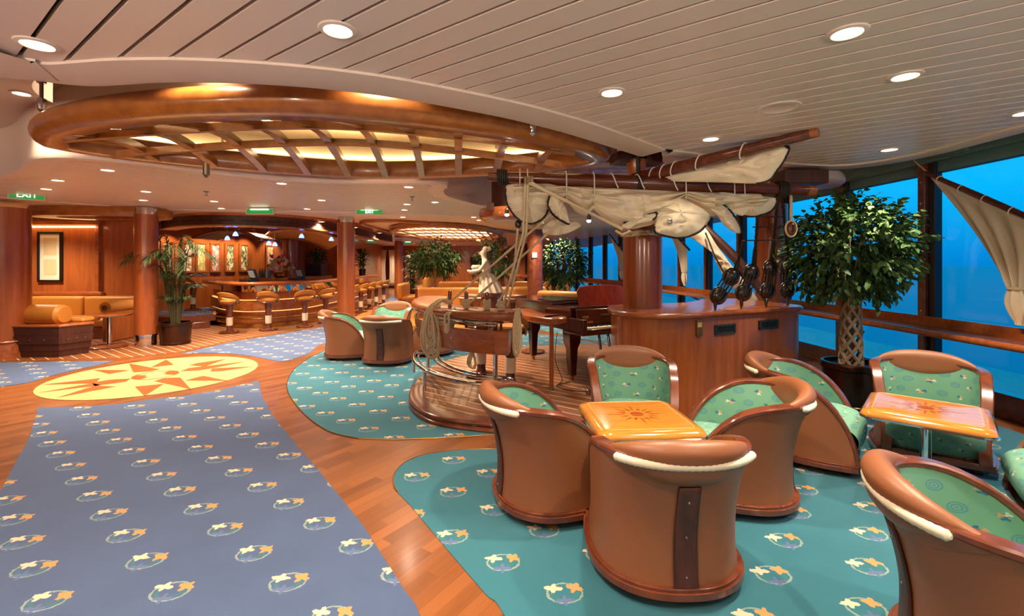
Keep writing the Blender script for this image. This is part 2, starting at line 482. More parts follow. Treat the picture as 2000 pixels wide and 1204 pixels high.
teal1 = (sm(w((700, 858), (640, 843), (590, 806), (563, 768), (562, 745), (575, 722), (600, 703), (625, 690)) + [(-3.4, 9.4), (-2.4, 10.6), (-0.8, 10.9), (0.9, 10.4), (1.8, 9.2)], 5)
         + [(3.4, 8.4), (3.5, 5.6), (1.6, 4.6), (1.0, 4.28)] + w((970, 850), (850, 857), (770, 860), (700, 858)))
slab('floor_carpet', teal1, M['carpet_teal'], 0.006, 'teal carpet with leaf rings curving round the raised deck')
teal2 = (sm([(4.9, 5.6), (3.0, 4.75), (1.8, 4.3), (1.0, 3.95)] + w((970, 878), (850, 886), (800, 900), (774, 920), (768, 942), (776, 962), (800, 987), (850, 1047), (905, 1112), (950, 1164), (985, 1204)) + [(0.2, 1.5), (0.36, 0.9), (0.4, -1.2)], 5) + [(4.9, -1.2)])
slab('floor_carpet', teal2, M['carpet_teal'], 0.006, 'teal carpet under the lounge chairs beside the windows')
slab('floor_carpet', [(1.9, 9.3), (4.4, 8.6), (4.2, 13), (3, 17), (0.6, 19), (-0.4, 17), (0.2, 12)], M['carpet_teal'], 0.006, 'distant teal carpet behind the piano')
slab('floor_dance', [(-4.6, 12.4), (-0.8, 11.6), (0.1, 12.6), (-0.4, 16.4), (-5.0, 16.2)], M['parquet_light'], 0.004, 'pale yellow parquet floor behind the middle chair group', 'floor')
slab('floor_deck', [(-13, 7.72)] + w((0, 705), (100, 703), (250, 699), (352, 688), (450, 666), (620, 639)) + [(-4.9, 13.2), (-4.9, 19), (-13, 19)], M['deck'], 0.003, 'teak deck floor with pale lines before the bar', 'floor')
# thin brass strips at two carpet edges
mb = MB()
for pts in (teal1[:46], teal1[-5:], teal2[:46]):
    mb.tube([(x, y, 0.004) for x, y in pts], 0.006, 6)
struct(mb.build('trim_1', M['brass']), 'thin brass strip edging the teal carpets', 'trim')

# medallion: every inlay read off the photograph's zoom (x, y) and put on the floor
MC, MR = Vector((-5.2, 6.78)), 1.28
mb = MB(); mb.lathe([(MR, 0.001), (MR, 0.006), (0, 0.006)], (MC.x, MC.y, 0), 72)
mb.cur = 1
z2 = lambda p: v2(P(60 + p[0] * 0.23, 690 + p[1] * 0.23))
darts = [[(835, 92), (1095, 142), (1020, 160), (870, 168)], [(1150, 60), (1215, 103), (1020, 126)], [(530, 147), (845, 150), (665, 183)],
         [(90, 275), (590, 218), (560, 250), (520, 262)], [(70, 342), (520, 262), (600, 275), (540, 285)], [(220, 385), (545, 282), (725, 289)],
         [(520, 262), (560, 250), (660, 232), (850, 222), (805, 248), (610, 275), (545, 286)],
         [(1655, 55), (1480, 118), (1345, 108), (1410, 90)], [(1825, 75), (1560, 130), (1480, 116)], [(1880, 119), (1625, 158), (1525, 162), (1540, 134)],
         [(1270, 160), (1340, 132), (1480, 115), (1560, 130), (1430, 152)], [(1310, 238), (1465, 197), (1675, 241)],
         [(1050, 243), (1130, 217), (1270, 212), (1360, 312)], [(885, 290), (1130, 267), (965, 370)]]
for d in darts: mb.prism([z2(p) for p in d], 0.004, 0.008)
cc = Vector(z2((1062, 190)))
ring = lambda r0, r1, a0, a1: [(cc.x + r1 * math.cos(a), cc.y + r1 * math.sin(a)) for a in [a0 + (a1 - a0) * i / 20 for i in range(21)]] + [(cc.x + r0 * math.cos(a), cc.y + r0 * math.sin(a)) for a in [a1 - (a1 - a0) * i / 20 for i in range(21)]]
mb.prism(ring(0.255, 0.28, 0, PI), 0.004, 0.008); mb.prism(ring(0.255, 0.28, PI, 2 * PI), 0.004, 0.008)
mb.prism(ring(0.12, 0.256, 0.1, 1.5), 0.004, 0.008); mb.prism(ring(0.12, 0.256, PI + 0.1, PI + 1.5), 0.004, 0.008)
struct(mb.build('floor_medallion', [M['inlay_pale'], M['inlay_dark']], smooth=False), 'round pale wood floor medallion with brown compass darts', 'floor medallion')

# raised deck under the piano
STAGE = sm([(-1.25, 5.85), (-1.13, 5.2), (-0.78, 4.68), (-0.17, 4.44)], 5) + [(0.6, 4.5), (1.25, 4.66), (1.7, 5.0), (3.3, 5.8), (3.3, 8.0), (1.5, 8.8)] + sm([(0.2, 8.5), (-0.85, 7.6), (-1.2, 6.8), (-1.25, 5.85)], 5)[:-1]
mb = MB(); mb.prism(STAGE, 0.0, 0.098); mb.cur = 1
edge = [(x, y, 0.085) for x, y in STAGE[:17]]
mb.cur = 1
inn = offset2(STAGE[:17], 0.16)
for i in range(len(inn) - 1):
    a, b = STAGE[i], STAGE[i + 1]; c, d = inn[i + 1], inn[i]
    mb.prism([a, b, c, d], 0.07, 0.104)
mb.tube([(x, y, 0.082) for x, y in STAGE[:17]], 0.024, 10); mb.tube([(x, y, 0.02) for x, y in STAGE[:17]], 0.03, 10)
struct(mb.build('floor_stage', [M['deck'], M['rim']], smooth=True), 'low round edged teak deck under the piano and pin rail', 'deck')
# steps and raised floor left of the bar
mb = MB(); mb.prism([(-10.4, 11.3), (-8.4, 10.9), (-7.6, 11.6), (-8.6, 13.2), (-10.4, 14.5)], 0, 0.16); mb.prism([(-10.3, 11.7), (-8.3, 11.35), (-7.7, 12.0), (-8.6, 13.4), (-10.3, 14.6)], 0.14, 0.3)
mb.cur = 1; mb.prism([(-10.2, 12.0), (-8.25, 11.7), (-7.85, 12.1), (-8.7, 13.5), (-10.2, 14.6)], 0.29, 0.306)
struct(mb.build('floor_steps', [M['rim'], M['carpet_blue']], smooth=False, bevel=0.02), 'two red brown steps up to blue carpet left of the bar', 'steps')

# ------------------------------------------------------------------ ceilings
def planks(name, poly, ang, pitch, gap, z, label):
    bm = bmesh.new()
    vs = [bm.verts.new((p[0], p[1], z)) for p in poly]
    for t in tessellate_polygon([[Vector((p[0], p[1], 0)) for p in poly]]): bm.faces.new([vs[i] for i in t])
    n = Vector((-math.sin(ang), math.cos(ang), 0)); ds = [n.x * p[0] + n.y * p[1] for p in poly]
    k0, k1 = int(min(ds) / pitch) - 1, int(max(ds) / pitch) + 1
    for k in range(k0, k1 + 1):
        for off in (-gap / 2, gap / 2):
            g = bm.verts[:] + bm.edges[:] + bm.faces[:]
            bmesh.ops.bisect_plane(bm, geom=g, plane_co=n * (k * pitch + off), plane_no=n)
    dead = []
    for f in bm.faces:
        d = f.calc_center_median().dot(n) / pitch
        if abs(d - round(d)) * pitch < gap / 2: dead.append(f)
    bmesh.ops.delete(bm, geom=dead, context='FACES')
    bmesh.ops.dissolve_limit(bm, angle_limit=0.01, verts=bm.verts[:], edges=bm.edges[:])
    be = [e for e in bm.edges if e.is_boundary]
    r = bmesh.ops.extrude_edge_only(bm, edges=be)
    for v in [x for x in r['geom'] if isinstance(x, bmesh.types.BMVert)]: v.co.z += 0.03
    bmesh.ops.recalc_face_normals(bm, faces=bm.faces)
    me = bpy.data.meshes.new(name); bm.to_mesh(me); bm.free(); me.materials.append(M['ceil'])
    o = bpy.data.objects.new(name, me); COL.objects.link(o)
    b = MB().prism(poly, z + 0.028, z + 0.05).build('plank_backing', M['black'], o, smooth=False)
    return struct(o, label, 'ceiling')

ZC = 2.75
c = lambda *px: [v2(P(u, v, ZC)) for u, v in px]
near_b = sm([(-7, 1.7), (-4.4, 2.15)] + c((0, 109), (50, 117), (95, 121), (145, 118), (220, 113), (350, 112), (500, 119), (650, 133), (800, 155), (1000, 196), (1100, 222), (1180, 247), (1300, 291)), 5)
near_r = sm([near_b[-1]] + c((1400, 303), (1500, 314), (1620, 322), (1700, 316), (1800, 297), (1900, 270), (2000, 243)) + [(4.2, 3.2), (4.25, 1.5), (4.25, -1.6)], 5)[1:]
planks('ceiling', near_b + near_r + [(-7, -1.6)], math.radians(144.5), 0.158, 0.02, ZC, 'cream plank ceiling over the lounge chairs')
far_b = sm([(-12, 6.2), (-8, 6.1)] + c((0, 348), (75, 341), (112, 320), (150, 313), (260, 320), (400, 337), (550, 352), (700, 360), (800, 360), (842, 360), (836, 369), (848, 381), (890, 393), (945, 404)) + [(1.0, 10.4), (3.2, 10.8), (5.0, 10.6)], 4)
far_e = [(5.0, 11.4), (0, 11.2), (-3.8, 9.95), (-7.2, 9.5), (-8.3, 8.3), (-8.6, 7.6), (-12, 7.4)]
planks('ceiling_middle', far_b + far_e, math.radians(54.5), 0.16, 0.02, ZC, 'cream plank ceiling between the lattice ring and the bar')

def trim(pts, d, name, label):
    prof = [(0, 2.79), (0, 2.735), (d * 0.8, 2.715), (d * 0.95, 2.725), (d, 2.76), (d, 3.3)]
    rows = [[(x, y, z) for x, y in offset2(pts, o)] for o, z in prof]
    k = len(pts); mb = MB()
    mb.add([p for r in rows for p in r], [(j * k + i, j * k + i + 1, (j + 1) * k + i + 1, (j + 1) * k + i) for j in range(len(rows) - 1) for i in range(k - 1)])
    return struct(mb.build(name, M['ceil_trim'], angle=50), label, 'ceiling trim')
trim(near_b, 0.30, 'trim_2', 'broad cream band sweeping round the near plank ceiling')
trim(near_r, 0.16, 'trim_3', 'cream band along the plank ceiling by the windows')
trim(far_b, -0.24, 'trim_4', 'cream band along the far side of the ceiling recess')
struct(MB().box((-4, 5.5, 3.35), (20, 16, 0.1)).build('ceiling_recess', M['recess'], smooth=False), 'smooth white ceiling inside the raised recess', 'ceiling')
struct(MB().prism(far_e[::-1] + [(5.6, 11.4), (5.6, 33), (-14, 33), (-14, 7.4)], 2.735, 2.8).build('ceiling_far', M['ceil_trim'], smooth=False), 'plain cream ceiling towards the far end', 'ceiling')
bar_s = sm([(-9.4, 12.2), (-7.6, 10.4), (-6.4, 9.95), (-5.2, 10.35), (-4.5, 11.4), (-4.2, 13), (-4.2, 19)], 5)
struct(MB().prism(bar_s + [(-9.4, 19)], 2.68, 2.74).build('ceiling_bar', M['cherry_h'], smooth=False), 'wooden ceiling panel above the bar', 'ceiling')

# ------------------------------------------------------------------ walls
def wall(name, a, b, z0, z1, t, mat, label):
    a, b = Vector((a[0], a[1], 0)), Vector((b[0], b[1], 0)); mid = (a + b) / 2
    o = MB().box((mid.x, mid.y, (z0 + z1) / 2), ((b - a).length, t, z1 - z0), math.atan2((b - a).y, (b - a).x)).build(name, mat, smooth=False)
    return struct(o, label, 'wall')
wall('wall_lounge', (-13.5, 10.9), (-8.5, 10.9), 0, 2.74, 0.3, M['cherry'], 'cherry wood wall behind the ochre corner sofa')
wall('wall_left', (-13.4, 5.5), (-13.4, 11), 0, 2.74, 0.2, M['cherry'], 'cherry wood wall at the far left')
wall('wall_bar', (-10.7, 10.9), (-7.6, 17.1), 0, 2.74, 0.2, M['cherry'], 'orange cherry wood wall hung with lit pictures')
wall('wall_bar_back', (-7.7, 17.0), (-6.4, 17.0), 0, 2.74, 0.2, M['cherry'], 'dark cherry wall behind the bar planter')
wall('wall_aisle', (-6.5, 17.0), (-8.6, 30.6), 0, 2.74, 0.2, M['cherry'], 'cherry wall along the distant aisle')
wall('wall_far', (-12, 30.5), (2.5, 30.5), 0, 2.74, 0.2, M['cherry'], 'wood panelled wall at the far end')
wall('wall_behind', (-13.5, -1.7), (5.6, -1.7), 0, 3.1, 0.2, M['recess'], 'unseen wall behind the viewpoint, made pale to bounce light')  # out of view, kept pale so it bounces light to the ceiling
wall('wall_port', (-13.4, -1.7), (-13.4, 5.5), 0, 3.1, 0.2, M['recess'], 'unseen wall beyond the left edge, made pale to bounce light')  # also out of view and pale for bounced light
# framed recess in the lounge wall with a light strip
mb = MB()
mb.box((-9.62, 10.72, 1.55), (0.09, 0.1, 1.95)); mb.box((-11.2, 10.72, 0.93), (3.4, 0.14, 0.08)); mb.box((-11.2, 10.70, 2.56), (3.4, 0.2, 0.1))
struct(mb.build('trim_5', M['cherry_h'], bevel=0.01), 'wooden moulding framing the picture panel on the lounge wall', 'trim')

# columns
def column(x, y, r, z0, label, collar=True, mat='colwood', band=False):
    t = struct(thing('column', label, 'column', (x, y, 0)), label, 'column')
    MB().lathe([(r, z0 + (0.22 if collar and z0 < 0.1 else 0)), (r, 2.60)], n=40).build('shaft', M[mat], t)
    if collar:
        MB().lathe([(r * 0.93, 2.59), (r * 0.93, 2.74)], n=40).build('top_collar', M['chrome'], t)
        if z0 < 0.1: MB().lathe([(r * 0.95, 0.0), (r * 0.95, 0.2), (r * 1.03, 0.2), (r * 1.03, 0.23)], n=40).build('base_collar', M['chrome'], t)
    return t
column(1.55, 5.48, 0.225, 1.12, 'round cherry column standing on the curved cabinet', False)
column(4.28, 7.6, 0.235, 0, 'round red column behind the hanging rigging blocks', False)
cw = column(0.66, 13.3, 0.225, 0, 'wood column with white square plate behind the piano', False, 'rim')
MB().box((-0.02, -0.232, 1.86), (0.14, 0.03, 0.14)).build('switch_plate', M['white_plaster'], cw)
column(-0.42, 19, 0.21, 0, 'slim cherry column behind the white figurehead')
column(-3.96, 11.0, 0.2, 0, 'dark red column behind the middle chair group')
column(-7.28, 9.17, 0.195, 0, 'dark column beside the tall palm')
b = column(-8.9, 8.05, 0.36, 0, 'thick cherry column at the left edge', False)
MB().lathe([(0.4, 0.0), (0.4, 0.27), (0.43, 0.29), (0.42, 0.31), (0.36, 0.32)], n=40).build('base_moulding', M['cherry_h'], b)
column(-5.15, 21, 0.2, 0, 'cherry column left of the bushy dracaena')
column(-7.3, 15.2, 0.24, 0, 'cherry pillar between the bar pictures', False)
column(-1.2, 24, 0.3, 0, 'distant bright orange column behind the figurehead', False)

# ------------------------------------------------------------------ window wall
WC = smooth_path([(5.3, -1.6, 0), (5.3, 2, 0), (5.3, 6, 0), (5.2, 8, 0), (5.02, 10.5, 0), (4.7, 13.5, 0), (4.1, 17, 0), (3.1, 21, 0), (1.6, 25, 0), (-0.5, 29, 0)], 24)
def resample(path, step, start=0.0):
    out = []; need = start; run = 0
    for a, b in zip(path, path[1:]):
        L = (b - a).length
        while run + L >= need:
            out.append(a.lerp(b, (need - run) / L)); need += step
        run += L
    return out
ST = resample(WC, 1.42, 0.2)   # mullions: one lands near y = 5.75
off = 5.78 - min((p.y for p in ST), key=lambda y: abs(y - 5.78))
ST = resample(WC, 1.42, 0.2 + off if off > -0.2 else 0.2 + off + 1.42)
GL0, GL1 = 0.14, 2.79
for i, (a, b) in enumerate(zip(ST, ST[1:])):
    t = (b - a).normalized(); nrm = Vector((-t.y, t.x, 0))       # into the room
    if nrm.x > 0: nrm = -nrm
    ang = math.atan2(t.y, t.x); mid = (a + b) / 2; L = (b - a).length
    wn = struct(thing('window_%d' % (i + 1), 'tall sea window pane between two mullions', 'window', (mid.x, mid.y, 0), ang, 'sea windows along the right side'))
    MB().box((0, 0, (GL0 + GL1) / 2), (L - 0.02, 0.012, GL1 - GL0)).build('glass', M['glass'], wn, smooth=False)
    s = 1 if (Matrix.Rotation(ang, 3, 'Z') @ Vector((0, 1, 0))).dot(nrm) > 0 else -1
    mb = MB(); mb.box((0, s * 0.04, 0.13), (L, 0.16, 0.26)); mb.build('sill', M['rim'], wn, smooth=False, bevel=0.01)
    mb = MB(); mb.box((0, -s * 0.02, 2.95), (L, 0.14, 0.36)); mb.box((0, s * 0.09, 2.99), (L, 0.1, 0.2)); mb.box((L * 0.2, s * 0.16, 2.96), (0.3, 0.06, 0.1)); mb.build('header', M['pelmet'], wn, smooth=False, bevel=0.008)
    tm = struct(thing('trim_%d' % (i + 10), 'wood and dark steel mullion between sea windows', 'mullion', (a.x, a.y, 0), ang, 'window mullions'))
    MB().box((0.05, s * 0.06, 1.48), (0.1, 0.15, 2.96)).build('wood_post', M['rim'], tm, smooth=False, bevel=0.012)
    MB().box((-0.045, s * 0.04, 1.48), (0.09, 0.1, 2.96)).build('steel_post', M['mull'], tm, smooth=False, bevel=0.006)
    mb = MB()
    for k in range(9): mb.lathe([(0.012, 0), (0.008, 0.006)], (0, 0, 0), 8) if False else mb.sphere((0.05, s * 0.137, 0.5 + 0.27 * k), (0.011, 0.006, 0.011), 8)
    mb.build('screw_row', M['chrome'], tm)
# ledge along the windows
led = thing('window_counter', 'long cherry bar ledge running along the windows', 'counter')
pin = [p for p in WC]
dirs = [(pin[min(i + 1, len(pin) - 1)] - pin[max(i - 1, 0)]).normalized() for i in range(len(pin))]
nin = [Vector((-d.y, d.x, 0)) for d in dirs]
def sweep(prof, mat, name, par):
    k = len(pin); mb = MB()
    rows = [[(p.x + n.x * o, p.y + n.y * o, z) for p, n in zip(pin, nin)] for o, z in prof]
    q = len(rows)
    mb.add([p for r in rows for p in r], [(j * k + i, j * k + i + 1, ((j + 1) % q) * k + i + 1, ((j + 1) % q) * k + i) for j in range(q) for i in range(k - 1)])
    return mb.build(name, mat, par, angle=40)
lip = [(0.62 + 0.028 * math.cos(a), 0.85 + 0.035 * math.sin(a)) for a in [PI / 2 - i * PI / 6 for i in range(7)]]
sweep([(0.1, 0.87)] + [(0.60, 0.87)] + [(o, z) for o, z in lip[0:]] + [(0.1, 0.82)], M['cherry_h'], 'counter_top', led)
sweep([(0.1, 0.86), (0.14, 0.86), (0.14, 0.98), (0.1, 0.98)], M['cherry_h'], 'backboard', led)
for p, n in list(zip(pin, nin))[8::24]:
    MB().beam((p.x + n.x * 0.1, p.y + n.y * 0.1, 0.62), (p.x + n.x * 0.5, p.y + n.y * 0.5, 0.81), 0.04, 0.04).build('bracket', M['rim'], led)

# sea and sky
struct(MB().box((900, 900, -18.5), (3000, 4200, 1)).build('sea', M['sea'], smooth=False), 'dark blue evening sea outside the windows', 'sea')
wd = bpy.data.worlds.new('dusk sky'); scene.world = wd; wd.use_nodes = True; nt = wd.node_tree; Ex.nt = nt
tc = node(nt, 'ShaderNodeTexCoord'); sx = node(nt, 'ShaderNodeSeparateXYZ'); nt.links.new(tc.outputs['Generated'], sx.inputs[0])
rp = node(nt, 'ShaderNodeValToRGB'); cr = rp.color_ramp
cr.elements[0].position = 0.0; cr.elements[0].color = lin('0068a4'); cr.elements[1].position = 0.45; cr.elements[1].color = lin('10a6da')
e = cr.elements.new(0.12); e.color = lin('0490c4'); e = cr.elements.new(1.0); e.color = lin('0f6fae')
nt.links.new(sx.outputs[2], rp.inputs[0]); nt.links.new(rp.outputs[0], nt.nodes['Background'].inputs[0]); nt.nodes['Background'].inputs[1].default_value = 1.6

# pale oval soffit by the windows and wooden edges under the far ceiling
mb = MB(); mb.lathe([(0.0, 0.0), (0.9, 0.0), (0.98, 0.03), (1.0, 0.07), (0.97, 0.12), (0.9, 0.16)], n=56)
o = mb.build('trim_6', M['ceil_trim'], loc=(3.55, 5.75, 2.6)); o.scale = (0.62, 0.42, 1.0); o.rotation_euler = (0, 0, 0.3); struct(o, 'pale oval ceiling soffit above the right end of the yard', 'ceiling trim')
MB().box((0, 0, 0.2), (0.7, 0.4, 0.1)).build('neck', M['recess'], o, smooth=False)
MB().box((0.1, -0.1, 0.165), (1.1, 1.0, 0.02)).build('air_slot', M['black'], o, smooth=False)
tw = smooth_path([(-4.0, 18.5, 2.7), (-4.15, 14.5, 2.7), (-4.0, 12.2, 2.7), (-3.3, 11.55, 2.7), (-2.2, 12.2, 2.7), (-0.8, 14.2, 2.7), (0.4, 16.6, 2.7), (1.0, 20, 2.7)], 8)
struct(MB().tube(tw, 0.05, 10).build('trim_7', M['cherry_h']), 'curved wooden edge under the far ceiling right of the dark red column', 'ceiling trim')
o = MB().lathe([(0.0, 0.0), (0.8, 0.0), (0.95, 0.02), (1.0, 0.07), (0.95, 0.12)], n=56).build('trim_8', M['cherry_h'], loc=(0.95, 6.35, 2.93)); o.scale = (1.15, 0.42, 1.0); struct(o, 'wooden oval ceiling edge behind the yard and the lattice ring', 'ceiling trim')
MB().box((0, 0, 0.24), (0.8, 0.8, 0.24)).build('neck', M['recess'], o, smooth=False)
# ================================================================== TUB CHAIRS AND TABLES
def tub_path():
    """plan of the tub: (x, y, nx, ny, backness, s) from front-left round the back to front-right"""
    pts = []
    for i in range(13):
        x = 0.34 * math.cos(i / 12 * PI / 2); pts.append((x, 0.365 - 0.05 * (x / 0.34) ** 2))
    for i in range(1, 24):
        a = i / 24 * PI; pts.append((-0.36 * abs(math.sin(a)) ** 0.85, 0.365 * math.copysign(abs(math.cos(a)) ** 0.85, math.cos(a))))
    for i in range(12, -1, -1):
        x = 0.34 * math.cos(i / 12 * PI / 2); pts.append((x, -(0.365 - 0.05 * (x / 0.34) ** 2)))
    out = []; k = len(pts)
    for i, (x, y) in enumerate(pts):
        a, b = pts[max(0, i - 1)], pts[min(k - 1, i + 1)]
        tx, ty = b[0] - a[0], b[1] - a[1]; L = math.hypot(tx, ty)
        n = (ty / L * -1, tx / L); n = n if n[0] * x + n[1] * y > 0 or x > 0.2 else (-n[0], -n[1])
        if x > 0.2: n = (0.1, math.copysign(0.995, y))
        back = max(0.0, -x / 0.36)
        out.append((x, y, n[0], n[1], back))
    return out
TP = tub_path()
Z0 = 0.085
def top_h(x):
    u = min(1, max(0, (x + 0.36) / 0.70)); return Z0 + 0.645 * max(0, 1 - u ** 2.7) ** 0.60
def flare(z, back):
    t = z / 0.73
    return 0.028 * max(0, 1 - t / 0.35) ** 2 + (0.018 + 0.085 * back) * max(0, (t - 0.42) / 0.58) ** 1.6
def outer(p, z): o = flare(z, p[4]); return Vector((p[0] + p[2] * o, p[1] + p[3] * o, z))
def inner(p, z):
    o = flare(z, p[4]) - 0.062; return Vector((p[0] + p[2] * o, p[1] + p[3] * o, z))

def make_chair():
    t = thing('tub_chair', 'x', 'chair')
    k = len(TP) - 1
    def at(fi):
        i = min(k - 1, int(fi)); f = fi - i; a, b = TP[i], TP[i + 1]
        return tuple(x + (y - x) * f for x, y in zip(a, b))
    so = lambda u, v: outer(at(u * k), Z0 + (top_h(at(u * k)[0]) - 0.012 - Z0) * v)
    MB().grid(so, 60, 12).build('shell', M['leather'], t)
    def li(u, v):
        p = at(u * k); h = top_h(p[0]) - 0.008; lo = min(0.34, h - 0.005)
        q = inner(p, lo + (h - lo) * v); q.x += 0.0; return q
    g = MB().grid(li, 60, 10); g.uv = [(1.35 * (q % 61) / 60, p_[2]) for q, p_ in enumerate(g.v)]; g.build('inner_upholstery', M['fabric'], t)
    # wooden rim over the whole arm and back edge
    rows = []
    for i, p in enumerate(TP):
        h = top_h(p[0]); O = outer(p, h); I = inner(p, h); c = (O + I) / 2
        p0, p1 = TP[max(0, i - 1)], TP[min(k, i + 1)]
        T = (outer(p1, top_h(p1[0])) - outer(p0, top_h(p0[0]))).normalized()
        a = (O - I); a = (a - T * a.dot(T)).normalized(); b = T.cross(a).normalized()
        if b.z < -0.05 or (abs(b.z) <= 0.05 and b.x < 0): b = -b
        hw = 0.039; hh = 0.018
        rows.append([c + a * hw * x + b * hh * y for x, y in ((-1, -.6), (-1, .4), (-.8, .9), (.8, .9), (1, .4), (1, -.6), (.8, -1), (-.8, -1))])
    mb = MB(); n = len(rows)
    mb.add([q for r in rows for q in r], [(j * 8 + i, j * 8 + (i + 1) % 8, (j + 1) * 8 + (i + 1) % 8, (j + 1) * 8 + i) for j in range(n - 1) for i in range(8)] + [tuple(range(8)), tuple((n - 1) * 8 + i for i in range(8))])
    mb.build('arm_rim', M['rim'], t)
    # plinth
    pl = [(p[0] + p[2] * 0.042, p[1] + p[3] * 0.042) for p in TP]
    pl2 = [(p[0] + p[2] * 0.03, p[1] + p[3] * 0.03) for p in TP]
    mb = MB(); mb.prism(pl, 0.05, 0.085); mb.prism(pl2, 0.085, 0.1); mb.build('plinth', M['rim'], t, bevel=0.012)
    for sx, sy in ((0.26, 0.26), (0.26, -0.26), (-0.22, 0.22), (-0.22, -0.22)):
        MB().lathe([(0.012, 0.055), (0.022, 0.05), (0.024, 0.036), (0.034, 0.032), (0.04, 0.018), (0.036, 0.003), (0.03, 0)], (sx, sy, 0), 16).build('foot', M['rubber'], t)
    # seat: rolled front that drops towards the floor
    prof = smooth_path([(-0.30, 0, 0.34), (-0.1, 0, 0.395), (0.14, 0, 0.43), (0.30, 0, 0.41), (0.385, 0, 0.345), (0.385, 0, 0.26), (0.335, 0, 0.17), (0.29, 0, 0.105)], 4)
    m = len(prof) - 1
    def se(u, v):
        q = prof[int(round(v * m))]; y = (u - 0.5) * 2
        wd = 0.3 if q.x > 0 else 0.3 * math.sqrt(max(0.25, 1 - (q.x / 0.36) ** 2))
        ed = abs(y) ** 4
        return Vector((q.x - 0.05 * ed * (1 if q.x > 0.2 else 0), y * wd, q.z - 0.045 * ed * (1 if q.z > 0.2 else 0.2)))
    g = MB().grid(se, 16, m); al = [0.0]
    for a_, b_ in zip(prof, prof[1:]): al.append(al[-1] + (b_ - a_).length)
    g.uv = [(0.6 * (q % 17) / 16 + 0.02, al[q // 17]) for q in range(len(g.v))]; g.build('seat', M['fabric'], t, angle=80)
    # head roll: lens shape wrapped round the back
    EXT = 6.9
    def lens(tt, ph):
        kk = max(0.0, math.cos(tt * PI / 2)) ** 0.95
        p = at(24 + tt * EXT); h = top_h(p[0]); c = (outer(p, h) + inner(p, h)) / 2
        dep = 0.014 + 0.05 * kk; hgt = 0.014 + 0.072 * kk; s_ = math.sin(ph)
        o = dep * math.cos(ph) + (0.012 * kk if s_ > 0 else 0.035 * kk * s_)
        return Vector((c.x + p[2] * o, c.y + p[3] * o, h + 0.004 + 0.006 * kk - (0.045 * kk if s_ < 0 else 0) + hgt * s_ * (1.15 if s_ < 0 else 1)))
    MB().grid(lambda u, v: lens((v - 0.5) * 2, u * 2 * PI), 22, 30, closeu=True).build('head_roll', M['leather'], t, angle=80)
    path = []
    for i in range(57):
        p = at(24 + (-1 + 2 * i / 56) * 5.9); q = outer(p, top_h(p[0]) - 0.012); path.append(q + Vector((p[2], p[3], 0)) * 0.02)
    MB().tube(path, [0.008 if i in (0, 56) else 0.0185 * (1 + 0.1 * (i % 2)) for i in range(57)], 12).build('cord_binding', M['cord'], t)
    # leather crescent under the cord
    def cres(u, v):
        tt = (u - 0.5) * 2; p = at(24 + tt * 7.4); hi = top_h(p[0]) - 0.015; lo = hi - 0.012 - 0.125 * math.cos(tt * PI / 2)
        z = lo + (hi - lo) * v; q = outer(p, z); return q + Vector((p[2], p[3], 0)) * (0.004 + 0.006 * v)
    MB().grid(cres, 36, 5).build('back_yoke', M['leather'], t)
    # spine strip
    def sp(u, v):
        z = 0.07 + 0.53 * v; y = (u - 0.5) * (0.115 - 0.012 * v); R = 0.36 + flare(z, 1) + 0.009
        return Vector((-math.sqrt(max(0.01, R * R - y * y)), y, z))
    s = MB().grid(sp, 6, 14).build('spine_strip', M['darkwood'], t, solid=0.012)
    for z in (0.15, 0.34, 0.52): MB().sphere((-(0.36 + flare(z, 1) + 0.016), 0, z), 0.0075, 10).build('screw', M['steel'], s)
    return t
CH = make_chair()
R = math.radians
G1 = 'tub chairs round the near square table'; G2 = 'tub chairs round the table by the ficus'; G3 = 'tub chairs of the middle group'; G4 = 'tub chairs behind the pin rail'
chair_spots = [
    (0.82, 2.56, 91, 'tan leather tub chair seen from straight behind, in front of the honey table', G1),
    (0.27, 3.22, 17, 'tan leather tub chair turned side on at the left of the honey table', G1),
    (1.58, 3.30, 166, 'tan tub chair with open green seat at the right of the honey table', G1),
    (1.08, 4.12, 262, 'green upholstered tub chair facing out behind the honey table', G1),
    (2.55, 3.95, -38, 'tub chair turned right between the curved cabinet and the ficus pot', G2),
    (3.57, 3.95, 233, 'green upholstered tub chair facing out behind the red brown square table', G2),
    (3.5, 2.74, 142, 'tub chair cut off by the right edge, facing the red brown table', G2),
    (1.93, 1.72, -24, 'large tan tub chair cut off at the lower right corner', 'single tub chairs'),
    (-2.05, 7.62, 86, 'tub chair with dark spine strip, seen from behind in the middle group', G3),
    (-2.85, 8.05, 10, 'tub chair side on at the left of the middle group', G3),
    (-2.45, 9.35, 268, 'tub chair facing out at the back of the middle group', G3),
    (-1.45, 8.35, 175, 'tub chair at the right of the middle group, half behind the rope coil', G3),
    (-1.0, 12.4, 80, 'distant tub chair behind the left end of the pin rail', G4),
    (-0.05, 12.2, 100, 'distant tub chair behind the right end of the pin rail', G4),
]
for i, (x, y, a, lab, g) in enumerate(chair_spots):
    place(CH, i > 0, lab, (x, y, 0.006), R(a), g)

